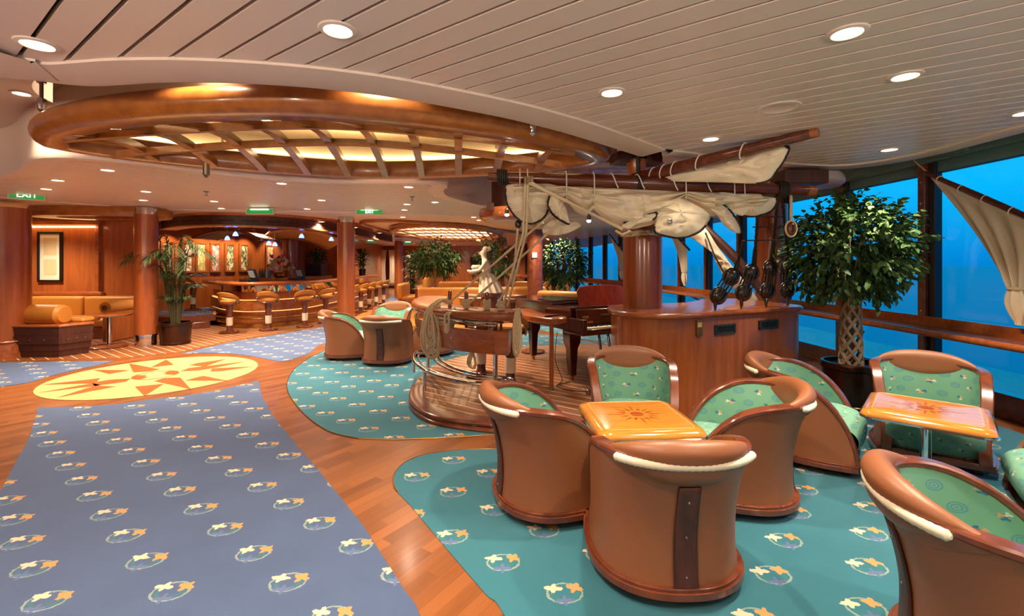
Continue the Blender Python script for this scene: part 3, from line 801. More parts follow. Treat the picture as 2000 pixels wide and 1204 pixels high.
def rrect(h, r, n=6):
    out = []
    for cx, cy, a0 in ((h - r, h - r, 0), (-h + r, h - r, PI / 2), (-h + r, -h + r, PI), (h - r, -h + r, 1.5 * PI)):
        out += [(cx + r * math.cos(a0 + PI / 2 * i / n), cy + r * math.sin(a0 + PI / 2 * i / n)) for i in range(n + 1)]
    return out
def rings(mb, hs):
    """stack of rounded squares (half, radius, z), capped"""
    rs = [[(x, y, z) for x, y in rrect(h, r)] for h, r, z in hs]; n = len(rs[0])
    mb.add([p for q in rs for p in q], [(j * n + i, j * n + (i + 1) % n, (j + 1) * n + (i + 1) % n, (j + 1) * n + i) for j in range(len(rs) - 1) for i in range(n)] + [tuple(range(n))[::-1], tuple((len(rs) - 1) * n + i for i in range(n))])
    return mb
def make_table():
    t = thing('square_table', 'x', 'table')
    H = 0.60
    top = rings(MB(), [(0.30, 0.06, H - 0.06), (0.345, 0.07, H - 0.055), (0.35, 0.075, H - 0.04), (0.335, 0.07, H - 0.012), (0.30, 0.05, H - 0.002), (0.287, 0.045, H), (0.05, 0.02, H)]).build('table_top', M['tabletop'], t, angle=50)
    rings(MB(), [(0.35, 0.075, H - 0.062), (0.355, 0.08, H - 0.058), (0.355, 0.08, H - 0.047), (0.35, 0.075, H - 0.043)]).build('metal_edge', M['chrome'], top)
    ln = MB(); ln.tube([(x, y, H + 0.0002) for x, y in rrect(0.283, 0.03)], 0.0018, 6, closed=True); ln.build('inlay_line', M['inlay_pale'], top)
    mb = MB()
    for i in range(16):
        a = 2 * PI * i / 16; r1 = 0.205 if i % 4 == 0 else (0.17 if i % 2 == 0 else 0.14); hw = 0.11 if i % 2 == 0 else 0.14
        c0 = (0.085 * math.cos(a), 0.085 * math.sin(a)); tip = (r1 * math.cos(a), r1 * math.sin(a))
        l = (0.09 * math.cos(a - hw), 0.09 * math.sin(a - hw)); r_ = (0.09 * math.cos(a + hw), 0.09 * math.sin(a + hw))
        mb.cur = i % 2; mb.prism([l, tip, c0], H + 0.0001, H + 0.0012); mb.cur = 1; mb.prism([c0, tip, r_], H + 0.0001, H + 0.0012)
    mb.cur = 1; mb.lathe([(0.045, H + 0.0001), (0.045, H + 0.0014), (0, H + 0.0014)], n=24)
    for i in range(8):
        a = 2 * PI * (i + .5) / 8; mb.cur = 0; mb.lathe([(0.012, 0), (0.012, 0.0012), (0, 0.0012)], (0.085 * math.cos(a), 0.085 * math.sin(a), H), 12)
    mb.build('star_inlay', [M['inlay_dark'], M['darkred']], top, smooth=False)
    MB().lathe([(0.034, 0.03), (0.034, H - 0.06)], n=24).build('pillar', M['chrome'], t)
    MB().lathe([(0.24, 0), (0.245, 0.015), (0.2, 0.03), (0.06, 0.045), (0.036, 0.06)], n=40).build('base', M['chrome'], t)
    return t
M['darkred'] = wood('dark red inlay', '8a3f1c', 'a65428', (3, 30, 30), 0.2, 0.5)
TB = make_table()
place(TB, 0, 'square honey wood table with star inlay among the nearest chairs', (0.86, 3.17, 0.006), R(4), 'square star inlay tables')
place(TB, 1, 'square table with star inlay on a chrome pillar near the windows', (2.97, 3.31, 0.006), R(-43), 'square star inlay tables')

# ------------------------------------------------------------------ curved cabinet
cab = thing('curved_cabinet', 'curved cherry cabinet with two grilles, a column standing on it', 'cabinet')
front = smooth_path([(1.45, 5.86, 0), (1.22, 5.62, 0), (1.17, 5.3, 0), (1.22, 5.0, 0), (1.38, 4.82, 0), (1.62, 4.77, 0), (1.95, 4.88, 0), (2.3, 5.07, 0), (2.75, 5.28, 0), (3.25, 5.5, 0), (3.48, 5.62, 0), (3.55, 5.75, 0), (3.52, 6.0, 0)], 6)
poly = [v2(p) for p in front] + [(3.3, 6.75), (2.9, 6.8), (2.35, 6.1), (1.75, 5.93)]
base = poly
MB().prism(poly, 0.0, 1.06).build('body', M['cherry'], cab, angle=30)
cx = sum(p[0] for p in poly) / len(poly); cy = sum(p[1] for p in poly) / len(poly)
def grow(pts, d):
    n = len(pts); out = []
    for i, p in enumerate(pts):
        a, b2 = pts[i - 1], pts[(i + 1) % n]; t = Vector((b2[0] - a[0], b2[1] - a[1])).normalized(); out.append((p[0] + t.y * d * SG, p[1] - t.x * d * SG))
    return out
SG = 1 if sum(poly[i][0] * poly[(i + 1) % len(poly)][1] - poly[(i + 1) % len(poly)][0] * poly[i][1] for i in range(len(poly))) > 0 else -1
mb = MB(); lv = [(0.0, 1.055), (0.03, 1.06), (0.045, 1.075), (0.05, 1.092), (0.045, 1.108), (0.03, 1.118), (0.0, 1.121)]
rowsp = [grow(poly, o) for o, z in lv]; n = len(poly)
mb.add([(x, y, lv[j][1]) for j, r in enumerate(rowsp) for x, y in r], [(j * n + i, j * n + (i + 1) % n, (j + 1) * n + (i + 1) % n, (j + 1) * n + i) for j in range(len(lv) - 1) for i in range(n)])
tp = len(mb.v) - n
for tr in tessellate_polygon([[Vector((x, y, 0)) for x, y in rowsp[-1]]]): mb.f.append([tp + i for i in tr]); mb.m.append(0)
mb.build('top_board', M['cherry_h'], cab, angle=50)
def on_front(u, v, name, w_, h_, mat, bars=0):
    """flat fitting set on the curved front where the sight line (u, v) meets it"""
    best = None
    for a, b2 in zip(front, front[1:]):
        s = (u - 1000) / FPX
        da, db = a.x - s * a.y, b2.x - s * b2.y
        if da * db <= 0 and (best is None or a.y < best[0].y):
            f = da / (da - db) if da != db else 0; best = (a.lerp(b2, f), (b2 - a).normalized())
    p, t = best; nrm = Vector((t.y, -t.x, 0)); z = CAM_H - (v - HOR) / FPX * p.y
    ang = math.atan2(t.y, t.x)
    o = MB(); o.box((0, 0, 0), (w_, 0.02, h_)) if not bars else None
    if bars:
        o.box((0, 0, h_ / 2 - 0.009), (w_, 0.02, 0.018)); o.box((0, 0, -h_ / 2 + 0.009), (w_, 0.02, 0.018))
        o.box((-w_ / 2 + 0.012, 0, 0), (0.024, 0.02, h_)); o.box((w_ / 2 - 0.012, 0, 0), (0.024, 0.02, h_))
        for k in range(1, bars): o.box((-w_ / 2 + w_ * k / bars, 0, 0), (0.008, 0.014, h_ - 0.02))
        for k in range(1, 4): o.box((0, 0.002, -h_ / 2 + h_ * k / 4), (w_ - 0.03, 0.01, 0.006))
    ob = o.build(name, mat, cab, smooth=False); ob.location = p + nrm * 0.008 + Vector((0, 0, z)); ob.rotation_euler = (0, 0, ang)
    if bars:
        d = MB().box((0, 0, 0), (w_ - 0.02, 0.004, h_ - 0.02)).build('grille_back', M['black'], ob, smooth=False); d.location = (0, 0.004, 0)
    return ob
on_front(1415, 643, 'grille', 0.33, 0.105, M['vent'], 9)
on_front(1500, 634, 'grille', 0.32, 0.105, M['vent'], 9)
pl = on_front(1364, 640, 'notice_plate', 0.085, 0.17, M['brass'])
MB().box((0, -0.012, 0.03), (0.06, 0.004, 0.05)).build('printed_mark', M['inlay_pale'], pl, smooth=False)

# ------------------------------------------------------------------ grand piano
def make_piano():
    ang = R(27); t = thing('grand_piano', 'dark red mahogany grand piano beside the curved cabinet', 'piano', (0.80, 5.84, 0.1), ang)
    # local: x along keyboard (0..1.48), y towards the tail
    case = [(0, 0.12)] + [(0, 1.55)] + [v2(p) for p in smooth_path([(0.0, 1.55, 0), (0.07, 1.78, 0), (0.3, 1.9, 0), (0.55, 1.82, 0), (0.7, 1.55, 0), (0.85, 1.2, 0), (1.15, 0.95, 0), (1.42, 0.75, 0), (1.48, 0.5, 0)], 5)][1:] + [(1.48, 0.12)]
    MB().prism(case, 0.66, 0.97).build('case', M['mahogany'], t, bevel=0.01, angle=30)
    k = MB(); k.box((0.74, 0.06, 0.66), (1.48, 0.42, 0.06)); k.box((0.035, 0.0, 0.74), (0.07, 0.34, 0.2)); k.box((1.445, 0.0, 0.74), (0.07, 0.34, 0.2)); k.box((0.74, -0.14, 0.695), (1.4, 0.03, 0.03))
    k.build('keybed', M['mahogany'], t, bevel=0.012)
    mb = MB()
    for i in range(52): mb.box((0.085 + 1.31 * (i + .5) / 52, -0.045, 0.715), (1.31 / 52 - 0.0015, 0.15, 0.02))
    kb = mb.build('white_keys', M['key_white'], t, smooth=False)
    mb = MB()
    for i in range(51):
        if i % 7 not in (2, 6): mb.box((0.085 + 1.31 * (i + 1) / 52, 0.0, 0.73), (0.011, 0.095, 0.02))
    mb.build('black_keys', M['blackplastic'], t, smooth=False)
    fb = MB().box((0.74, 0.075, 0.83), (1.36, 0.03, 0.22)).build('fallboard', M['mahogany'], t, smooth=False, bevel=0.005)
    mb = MB(); mb.box((0.2, 0.057, 0.84), (0.1, 0.004, 0.03)); mb.box((0.52, 0.057, 0.86), (0.14, 0.004, 0.025)); mb.build('metal_badge', M['steel'], fb, smooth=False)
    MB().box((0.27, 0.057, 0.77), (0.1, 0.004, 0.03)).build('brass_label', M['brass'], fb, smooth=False)
    lid = [(x, y) for x, y in case if y >= 0.12]
    MB().prism([(-0.015, 0.52)] + [(-0.015, 1.56)] + [v2(p) for p in smooth_path([(-0.015, 1.56, 0), (0.06, 1.8, 0), (0.3, 1.925, 0), (0.57, 1.84, 0), (0.72, 1.56, 0), (0.87, 1.22, 0), (1.16, 0.97, 0), (1.435, 0.77, 0), (1.495, 0.52, 0)], 5)][1:], 0.975, 1.0).build('lid', M['mahogany'], t, bevel=0.005)
    mb = MB(); mb.box((0.74, 0.72, 1.02), (1.49, 0.4, 0.022)); mb.build('folded_lid_flap', M['mahogany'], t, smooth=False, bevel=0.004)
    mb = MB()
    desk = [(-0.42, 0), (0.42, 0), (0.42, 0.2), (0.36, 0.255), (0.2, 0.27), (0, 0.275), (-0.2, 0.27), (-0.36, 0.255), (-0.42, 0.2)]
    for y0 in (0, 0.02):
        pass
    vs = [(x, 0.0 + z * 0.28, z) for x, z in desk] + [(x, 0.02 + z * 0.28, z) for x, z in desk]; n = len(desk)
    mb.add(vs, [tuple(range(n)), tuple(n + i for i in range(n))[::-1]] + [(i, (i + 1) % n, n + (i + 1) % n, n + i) for i in range(n)])
    md = mb.build('music_desk', M['mahog_red'], t, smooth=False, bevel=0.006); md.location = (0.7, 0.3, 0.96)
    for x, y in ((0.1, 0.22), (1.38, 0.22), (0.3, 1.6)):
        lg = MB().tube([(x, y, 0.66), (x, y, 0.5), (x, y, 0.42), (x, y, 0.06)], [0.09, 0.085, 0.06, 0.045], 4, sec=[(1, 1), (-1, 1), (-1, -1), (1, -1)]).build('leg', M['mahogany'], t, bevel=0.01)
        mb = MB(); mb.lathe([(0.03, 0.03), (0.03, 0.065)], (x, y, 0), 12); mb.sphere((x, y, 0.025), 0.025, 10); mb.build('caster', M['brass'], lg)
    mb = MB(); mb.beam((0.66, 0.4, 0.66), (0.66, 0.28, 0.12), 0.03, 0.03); mb.beam((0.82, 0.4, 0.66), (0.82, 0.28, 0.12), 0.03, 0.03); mb.box((0.74, 0.26, 0.1), (0.26, 0.16, 0.09)); mb.build('pedal_lyre', M['mahogany'], t, smooth=False, bevel=0.006)
    return t
make_piano()

# ------------------------------------------------------------------ bar stools
def make_stool():
    t = thing('bar_stool', 'x', 'bar stool')
    MB().lathe([(0.2, 0), (0.21, 0.012), (0.205, 0.03), (0.19, 0.035), (0.1, 0.04), (0.075, 0.06)], n=28).build('base', M['rim'], t)
    MB().lathe([(0.075, 0.05), (0.06, 0.1), (0.058, 0.3), (0.066, 0.42), (0.085, 0.66), (0.09, 0.68)], n=20).build('pedestal', M['rim'], t)
    MB().lathe([(0.0595, 0.17), (0.0665, 0.17), (0.07, 0.36), (0.06, 0.36)], n=20).build('rope_band', M['cord'], t)
    mb = MB()
    for i in range(6): mb.sphere((0.12 * math.cos(i * PI / 3), 0.12 * math.sin(i * PI / 3), 0.04), (0.035, 0.015, 0.012), 8, Matrix.Rotation(i * PI / 3, 3, 'Z'))
    mb.build('base_bracket', M['brass'], t)
    s = MB().lathe([(0.18, 0.66), (0.205, 0.67), (0.21, 0.69), (0.2, 0.7)], n=28).build('seat_rim', M['rim'], t)
    MB().lathe([(0.19, 0.7), (0.2, 0.715), (0.2, 0.745), (0.185, 0.765), (0.1, 0.775), (0, 0.777)], n=28).build('seat', M['leather_tan'], t)
    def bk(u, v):
        a = (u - 0.5) * 2 * 1.75; kk = math.cos(a / 1.75 * PI / 2)
        lo = 0.72 + 0.13 * kk ** 0.6 if kk > 0 else 0.72; hi = lo + 0.035 + 0.075 * max(0, kk) ** 0.5
        return Vector((-(0.215 + 0.02 * v) * math.cos(a), (0.215 + 0.02 * v) * math.sin(a), lo + (hi - lo) * v))
    MB().grid(bk, 28, 4).build('backrest', M['leather_tan'], t, solid=0.03)
    for sg in (1, -1):
        MB().tube([(-0.02, sg * 0.225, 0.66), (-0.03, sg * 0.24, 0.74), (-0.07, sg * 0.235, 0.8)], 0.016, 8).build('bracket', M['steel'], t)
    return t
BS = make_stool()
GS = 'stools along the curved bar'
sp = [(-6.62, 10.8, 80, 'ochre bar stool at the left end of the bar front, nearest the palm', GS), (-5.92, 11.2, 100, 'ochre bar stool second from the left along the bar front', GS),
      (-5.28, 11.75, 125, 'ochre bar stool third from the left along the bar front', GS), (-5.05, 12.5, 150, 'ochre bar stool fourth from the left, beside the dark red column', GS),
      (-9.0, 13.0, 40, 'ochre bar stool on the raised blue floor left of the bar', GS),
      (-5.0, 14.3, 175, 'first ochre stool right of the dark red column', GS), (-5.02, 15.3, 175, 'second ochre stool right of the dark red column', GS),
      (-5.05, 16.3, 175, 'third ochre stool right of the dark red column', GS), (-5.1, 17.3, 175, 'fourth ochre stool right of the dark red column', GS), (-5.1, 18.3, 175, 'farthest ochre stool of the row right of the column', GS),
      (-0.02, 5.78, 60, 'ochre bar stool on the teak deck inside the pin rail', 'stools by the piano'), (0.36, 7.95, 240, 'stool behind the piano tail on the teak deck', 'stools by the piano'), (-0.42, 6.3, 70, 'ochre stool behind the rope coil inside the pin rail', 'stools by the piano')]
for i, (x, y, a, lab, g) in enumerate(sp):
    z = 0.1 if y < 8.2 and x > -1.3 else (0.306 if x < -8.8 else 0.004)
    place(BS, i > 0, lab, (x, y, z), R(a), g)
# ================================================================== PIN RAIL BAR
pr = thing('pin_rail_bar', 'curved wooden pin rail bar with chrome foot rails and belaying pins', 'bar counter')
PC = smooth_path([(-1.22, 7.15, 0), (-1.2, 6.6, 0), (-1.08, 6.1, 0), (-0.82, 5.6, 0), (-0.48, 5.25, 0), (-0.12, 5.08, 0)], 8)
PL = [Vector((b - a).normalized()) for a, b in zip(PC, PC[1:])]; PL.append(PL[-1])
PN = [Vector((t.y, -t.x, 0)) * (1 if t.x >= 0 or True else -1) for t in PL]   # towards the outside (viewer side)
PN = [n if n.y < 0.3 and (n.x < 0 or n.y < 0) else -n for n in PN]
def sect(prof, k0=0, k1=None, path=PC, nn=PN, cap=True):
    k1 = k1 or len(path); mb = MB(); q = len(prof); k = k1 - k0
    mb.add([(path[i].x + nn[i].x * o, path[i].y + nn[i].y * o, z) for i in range(k0, k1) for o, z in prof],
           [(i * q + j, i * q + (j + 1) % q, (i + 1) * q + (j + 1) % q, (i + 1) * q + j) for i in range(k - 1) for j in range(q)] + ([tuple(range(q)), tuple((k - 1) * q + j for j in range(q))] if cap else []))
    return mb
hw = 0.2
prof = [(hw + 0.035 * math.cos(a) , 1.075 + 0.045 * math.sin(a)) for a in [PI / 2 - i * PI / 6 for i in range(7)]] + [(-hw - 0.035 * math.cos(a), 1.075 + 0.045 * math.sin(a)) for a in [-PI / 2 + i * PI / 6 for i in range(7)]]
mb = sect(prof, cap=False)
def dome_end(mb, i, sgn):
    """half round end of the counter, swept about the end of the path"""
    p, n, t = PC[i], PN[i], PL[i] * sgn
    rows = []
    half = prof[:7]
    for k in range(13):
        a = PI * k / 12; d = n * math.cos(a) + t * math.sin(a)
        rows.append([(p.x + d.x * o, p.y + d.y * o, z) for o, z in half])
    mb.add([q for r in rows for q in r], [(j * 7 + i2, j * 7 + i2 + 1, (j + 1) * 7 + i2 + 1, (j + 1) * 7 + i2) for j in range(12) for i2 in range(6)])
    for zi in (0, 6):
        mb.add([r[zi] for r in rows], [tuple(range(13))])
dome_end(mb, 0, -1); dome_end(mb, len(PC) - 1, 1)
mb.build('counter_top', M['cherry_h'], pr, angle=50)
fas = sect([(0.15, 0.66), (0.19, 0.92), (0.165, 0.92), (0.125, 0.66)], 6).build('fascia', M['cherry_h'], pr, smooth=False, bevel=0.005)
e = PC[-1]; n = PN[-1]; t = PL[-1]
mb = MB(); mb.add([e + n * 0.19 + Vector((0, 0, .92)), e + n * 0.15 + Vector((0, 0, .66)), e + n * 0.13 + t * 0.13 + Vector((0, 0, .66)), e + n * 0.17 + t * 0.16 + Vector((0, 0, .92)), e - n * 0.05 + t * 0.1 + Vector((0, 0, .92)), e - n * 0.05 + t * 0.08 + Vector((0, 0, .66))], [(0, 1, 2, 3), (3, 2, 5, 4)])
mb.build('fascia_end', M['cherry_h'], pr, smooth=False, solid=0.02)
mb = MB()
for i in range(9, len(PC), 7): mb.sphere(PC[i] + PN[i] * 0.175 + Vector((0, 0, 0.8)), 0.011, 10)
mb.build('bolt_head', M['steel'], fas)
for o, z in ((0.1, 1.0), (0.12, 0.965), (-0.06, 0.98)):
    MB().tube([p + q * o + Vector((0, 0, z)) for p, q in zip(PC, PN)], 0.014, 10).build('chrome_rod', M['chrome'], pr)
def pathat(u):
    s = (u - 1000) / FPX; b = min(range(len(PC)), key=lambda i: abs((PC[i].x - s * PC[i].y)))
    return PC[b], PN[b], PL[b]
PINS = []
for u in (878, 912, 950, 981):
    p, n, t = pathat(u); PINS.append(p)
    MB().lathe([(0.0, 0.9), (0.014, 0.9), (0.014, 1.11), (0.026, 1.12), (0.021, 1.14), (0.018, 1.2), (0.024, 1.27), (0.02, 1.31), (0.0, 1.325)], p, 14).build('belaying_pin', M['rim'], pr)
FO = [p + n * 0.27 for p, n in zip(PC, PN)][7:]; FI = [p - n * 0.02 for p, n in zip(PC, PN)][7:]
def loop(o, z, r, sh):
    a = [p + n * o for p, n in zip(PC, PN)][7:]; b = [p + n * (o - sh) for p, n in zip(PC, PN)][7:]
    e1 = [PC[-1] + PN[-1] * (o - sh / 2 + sh / 2 * math.cos(x)) + PL[-1] * sh / 2 * math.sin(x) for x in [PI * k / 8 for k in range(1, 8)]]
    e0 = [PC[7] + PN[7] * (o - sh / 2 - sh / 2 * math.cos(x)) - PL[7] * sh / 2 * math.sin(x) for x in [PI * k / 8 for k in range(1, 8)]]
    return MB().tube([p + Vector((0, 0, z)) for p in a + e1 + b[::-1] + e0], r, 10, closed=True).build('foot_rail', M['chrome'], pr)
loop(0.2, 0.34, 0.021, 0.34); loop(0.13, 0.335, 0.015, 0.2)
for i in (9, 22, len(PC) - 2):
    p, n = PC[i], PN[i]
    MB().tube([p + n * 0.2 + Vector((0, 0, 0.1)), p + n * 0.2 + Vector((0, 0, 0.34))], 0.024, 12).build('rail_post', M['chrome'], pr)
for i in (9, len(PC) - 3):
    p, n = PC[i], PN[i]
    MB().tube([p + Vector((0, 0, 0.1)), p + Vector((0, 0, 1.05))], 0.026, 12).build('support_post', M['chrome'], pr)

# ledge that continues beside the piano, on one turned post
lg = thing('piano_ledge', 'narrow cherry ledge on a thin post beside the piano', 'ledge')
LP = smooth_path([(0.15, 6.6, 0), (0.2, 6.2, 0), (0.32, 5.86, 0), (0.52, 5.62, 0)], 6)
mb = MB(); prf = [(0.13, 0.99), (0.15, 0.975), (0.15, 0.925), (0.13, 0.91), (-0.13, 0.91), (-0.15, 0.925), (-0.15, 0.975), (-0.13, 0.99)]
LT = [(LP[min(i + 1, len(LP) - 1)] - LP[max(i - 1, 0)]).normalized() for i in range(len(LP))]
mb.add([(p.x + t.y * o, p.y - t.x * o, z) for p, t in zip(LP, LT) for o, z in prf], [(i * 8 + j, i * 8 + (j + 1) % 8, (i + 1) * 8 + (j + 1) % 8, (i + 1) * 8 + j) for i in range(len(LP) - 1) for j in range(8)] + [tuple(range(8))])
mb.build('ledge_top', M['cherry_h'], lg, angle=50)
mb = MB(); mb.lathe([(0, .91), (0.13, 0.91), (0.15, 0.925), (0.15, 0.975), (0.13, 0.99), (0, .99)], (0.52, 5.62, 0), 28); mb.build('round_end', M['cherry_h'], lg, angle=50)
MB().lathe([(0.026, 0.13), (0.03, 0.5), (0.024, 0.91)], (0.48, 5.6, 0), 14).build('post', M['cherry'], lg)
MB().lathe([(0.032, 0.098), (0.028, 0.14)], (0.48, 5.6, 0), 14).build('ferrule', M['steel'], lg)

# ------------------------------------------------------------------ ropes on the rail
def rope_thing(paths, r, name, label, cat='rope', mat='rope', closed=False, group=None):
    mb = MB()
    for p in paths: mb.rope(p, r, closed=closed, step=r * 1.5)
    return tag(mb.build(name, M[mat], angle=60), label, cat, group)
p0, n0, t0 = pathat(868)
t0 = Vector((0.92, -0.39, 0)); n0 = Vector((-0.5, -0.86, 0))
def hang(p, n, t, L, W, off, z=1.13, back=0.12):
    """one teardrop loop over the front edge of the counter"""
    pts = []
    for k in range(28):
        a = 2 * PI * k / 28
        y = -L / 2 + L / 2 * math.cos(a); x = W * math.sin(a) * (0.25 + 0.75 * (-y / L) ** 0.8)
        pts.append(p + t * (x + off[0]) + n * (0.245 + off[1] - (0.0 if y < -0.06 else back * (1 + y / 0.06))) + Vector((0, 0, z + y + off[2])))
    return pts
random.seed(11)
loops = [hang(p0, n0, t0, 0.62 - 0.03 * i + random.uniform(-.02, .02), 0.165 - 0.0125 * i, (random.uniform(-.02, .02) + 0.01 * (i % 3), 0.014 * (i % 4), random.uniform(-0.01, 0.015))) for i in range(11)]
mb = MB()
for l in loops: mb.rope(smooth_path(l, 2, True), 0.0115, closed=True, step=0.016)
for i in range(7):   # bundle over the counter to the pin
    a = p0 + n0 * (0.24 - 0.0) + Vector((0, 0, 1.12 + 0.012 * (i % 3))) + t0 * (-0.05 + 0.018 * i)
    b2 = PINS[0] + Vector((0, 0, 1.15 + 0.012 * (i % 4))) + t0 * (0.02 * (i % 3))
    mid = (a + b2) / 2 + Vector((0, 0, 0.06))
    mb.rope(smooth_path([a - Vector((0, 0, 0.08)) + n0 * 0.03, a, mid, b2], 5), 0.0115, step=0.016)
tag(mb.build('rope_coil', M['rope'], angle=60), 'large coil of pale rope hung over the pin rail front', 'rope coil')
for k, (u, pin, L, lab) in enumerate(((905, 1, 0.26, 'short rope hitch on the second belaying pin'), (957, 2, 0.12, 'rope turns round the third belaying pin'), (992, 3, 0.1, 'rope turns round the belaying pin at the right end'))):
    p, n, t = pathat(u); q = PINS[pin]
    mb = MB()
    if k == 0:
        for i in range(4): mb.rope(smooth_path(hang(p, n, t, L - 0.03 * i, 0.045, (0.012 * i, 0.01 * i, 0), 1.13), 2, True), 0.0115, closed=True, step=0.016)
    for i in range(5):
        a0 = i * 0.5; z = 1.14 + 0.022 * i
        mb.rope([q + Vector(((0.032 + .004 * (i % 2)) * math.cos(a), (0.032 + .004 * (i % 2)) * math.sin(a), z + 0.006 * math.sin(a))) for a in [a0 + 2 * PI * j / 14 for j in range(14)]], 0.011, closed=True, step=0.016)
    tag(mb.build('rope_hitch', M['rope'], angle=60), lab, 'rope')
pe = PC[-1] + PN[-1] * 0.05 + PL[-1] * 0.22
mb = MB()
for i in range(6): mb.rope(smooth_path(hang(pe - PN[-1] * 0.2, PN[-1], PL[-1], 0.5 - 0.03 * i, 0.05 - .004 * i, (0.012 * (i % 3), 0.012 * (i % 2), 0), 1.15, 0.05), 2, True), 0.0115, closed=True, step=0.016)
tag(mb.build('rope_coil', M['rope'], angle=60), 'narrow coil of rope hanging at the right end of the pin rail', 'rope coil')
pm = PC[-8]
mb = MB()
for i in range(4): mb.rope(smooth_path(hang(pm - PN[-8] * 0.2, PN[-8], PL[-8], 0.17, 0.07 - .008 * i, (0.015 * i, 0.012 * i, 0), 0.64, 0), 2, True), 0.0115, closed=True, step=0.016)
tag(mb.build('rope_coil', M['rope'], angle=60), 'small rope coil showing below the pin rail fascia', 'rope coil')

# ================================================================== YARDS AND SAILS
def noisev(x, y): return noise.noise(Vector((x, y, 0.3)))
Y1 = lambda u: 4.66 + (u - 950) / 635 * 0.28
yt = thing('lower_yard', 'long dark yard with a furled cream sail hanging above the curved cabinet', 'yard', D(1265, 356, Y1(1265)))
OFF = Vector(yt.location)
def loc(path): return [Vector(p) - OFF for p in path]
A, B = D(953, 345, Y1(953)), D(1588, 373, Y1(1588))
MB().tube(loc([A.lerp(B, f) for f in (0, .1, .3, .5, .7, .9, 1)]), [0.045, 0.058, 0.074, 0.078, 0.074, 0.062, 0.05], 20).build('spar', M['spar'], yt)
MB().tube(loc([A.lerp(B, f) for f in (0.978, 1.004)]), [0.054, 0.052], 20).build('pale_tip', M['inlay_dark'], yt)
MB().tube(loc([A.lerp(B, f) for f in (0.44, 0.455)]), [0.084, 0.084], 20).build('iron_band', M['ropedark'], yt)
def yard_at(u):
    f = (u - 953) / (1588 - 953); return A.lerp(B, f)
def foldz(x, y): return 0.03 * math.sin(9 * y + 3 * noisev(x * 2, y * 2)) + 0.03 * noisev(x * 5, y * 9)
# main furled body, gathered at the ties
ties = [1098, 1150, 1325, 1420]
bot = [(1000, 400), (1060, 408), (1085, 404), (1098, 392), (1115, 414), (1135, 424), (1150, 408), (1170, 428), (1200, 441), (1225, 448), (1262, 440), (1295, 425), (1325, 392), (1350, 416), (1385, 423), (1410, 418), (1440, 412), (1470, 410)]
def interp(tab, x):
    for (x0, y0), (x1, y1) in zip(tab, tab[1:]):
        if x <= x1: return y0 + (y1 - y0) * max(0, (x - x0)) / (x1 - x0)
    return tab[-1][1]
def body(u, v):
    px = 1000 + 470 * u; base = yard_at(px)
    top = base.z - 0.07; low = D(px, interp(bot, px), Y1(px)).z
    g = min(1, min(abs(px - t) for t in ties) / 38.0)           # 0 at a tie
    bul = (0.02 + 0.16 * g) * math.sin(PI * min(1, v * 1.02)) ** 0.7
    X = base.x; dx = (px - min(ties, key=lambda t: abs(t - px))) / 60
    fold = (0.06 * math.sin(v * 17 + dx * 2.6 * (1 - v) + 3.5 * noisev(px * .012, v * 2)) * (1.25 - 0.6 * g) + 0.05 * noisev(px * .03, v * 9) + 0.022 * noisev(px * .09, v * 20)) * math.sin(PI * v) ** 0.5
    return Vector((X + 0.02 * noisev(px * .02, v * 5), base.y - 0.02 - bul - fold, top + (low - top) * v)) - OFF
MB().grid(body, 170, 44).build('furled_sail', M['canvas'], yt, solid=0.008)
def patch(name, outline, depth, bulge, par, off, folds=7, mat='canvas', amp=0.02, n=12, ctr=None):
    """slack cloth lobe: star shaped round its centre, with radiating folds"""
    pts = smooth_path([(u, v, 0) for u, v in outline], 5, True); k = len(pts)
    c = Vector(ctr + (0,)) if ctr else sum(pts, Vector()) / k
    mb = MB(); vs = []
    for j in range(n + 1):
        f = j / n
        for i, p in enumerate(pts):
            q = c + (p - c) * f; a = math.atan2(p.y - c.y, p.x - c.x)
            d = depth(q.x) - bulge * (1 - f * f) + amp * 1.5 * f * math.sin(folds * a + 2 * noisev(q.x * .05, q.y * .05)) + 0.02 * noisev(q.x * .07, q.y * .16)
            vs.append(D(q.x, q.y, d) - off)
    mb.add(vs, [(j * k + i, j * k + (i + 1) % k, (j + 1) * k + (i + 1) % k, (j + 1) * k + i) for j in range(n) for i in range(k)])
    o = mb.build(name, M[mat], par, solid=0.008)
    return o, [Vector(vs[n * k + i]) for i in range(k)]
def edge(rim, lo, hi, par, r=0.011):
    k = len(rim); seg = [rim[i % k] for i in range(int(lo * k), int(hi * k) + 1)]
    m = MB(); m.rope([p + Vector((0, -0.008, 0)) for p in seg], r, step=0.018); return m.build('edge_rope', M['ropedark'], par)
o, rim = patch('sail_lobe', [(1085, 362), (1000, 360), (988, 372), (990, 395), (1000, 415), (1018, 432), (1038, 437), (1056, 430), (1068, 416), (1078, 392)], lambda u: Y1(u) - 0.06, 0.14, yt, OFF, 9)
edge(rim, 0.18, 0.88, yt)
o, rim = patch('sail_lobe', [(1300, 400), (1330, 388), (1362, 402), (1386, 420), (1380, 438), (1362, 455), (1330, 465), (1298, 461), (1278, 452), (1284, 425)], lambda u: Y1(u) - 0.16, 0.1, yt, OFF, 5, ctr=(1330, 415))
edge(rim, 0.42, 0.84, yt)
em = MB(); em.sphere(D(1308, 433, Y1(1308) - 0.29) - OFF, (0.028, 0.006, 0.028), 14); em.build('grommet', M['steel'], yt)
o, rim = patch('sail_lobe', [(1400, 378), (1450, 380), (1500, 385), (1517, 390), (1508, 410), (1488, 420), (1458, 423), (1425, 412)], lambda u: Y1(u) - 0.05, 0.08, yt, OFF, 5)
edge(rim, 0.36, 0.78, yt)
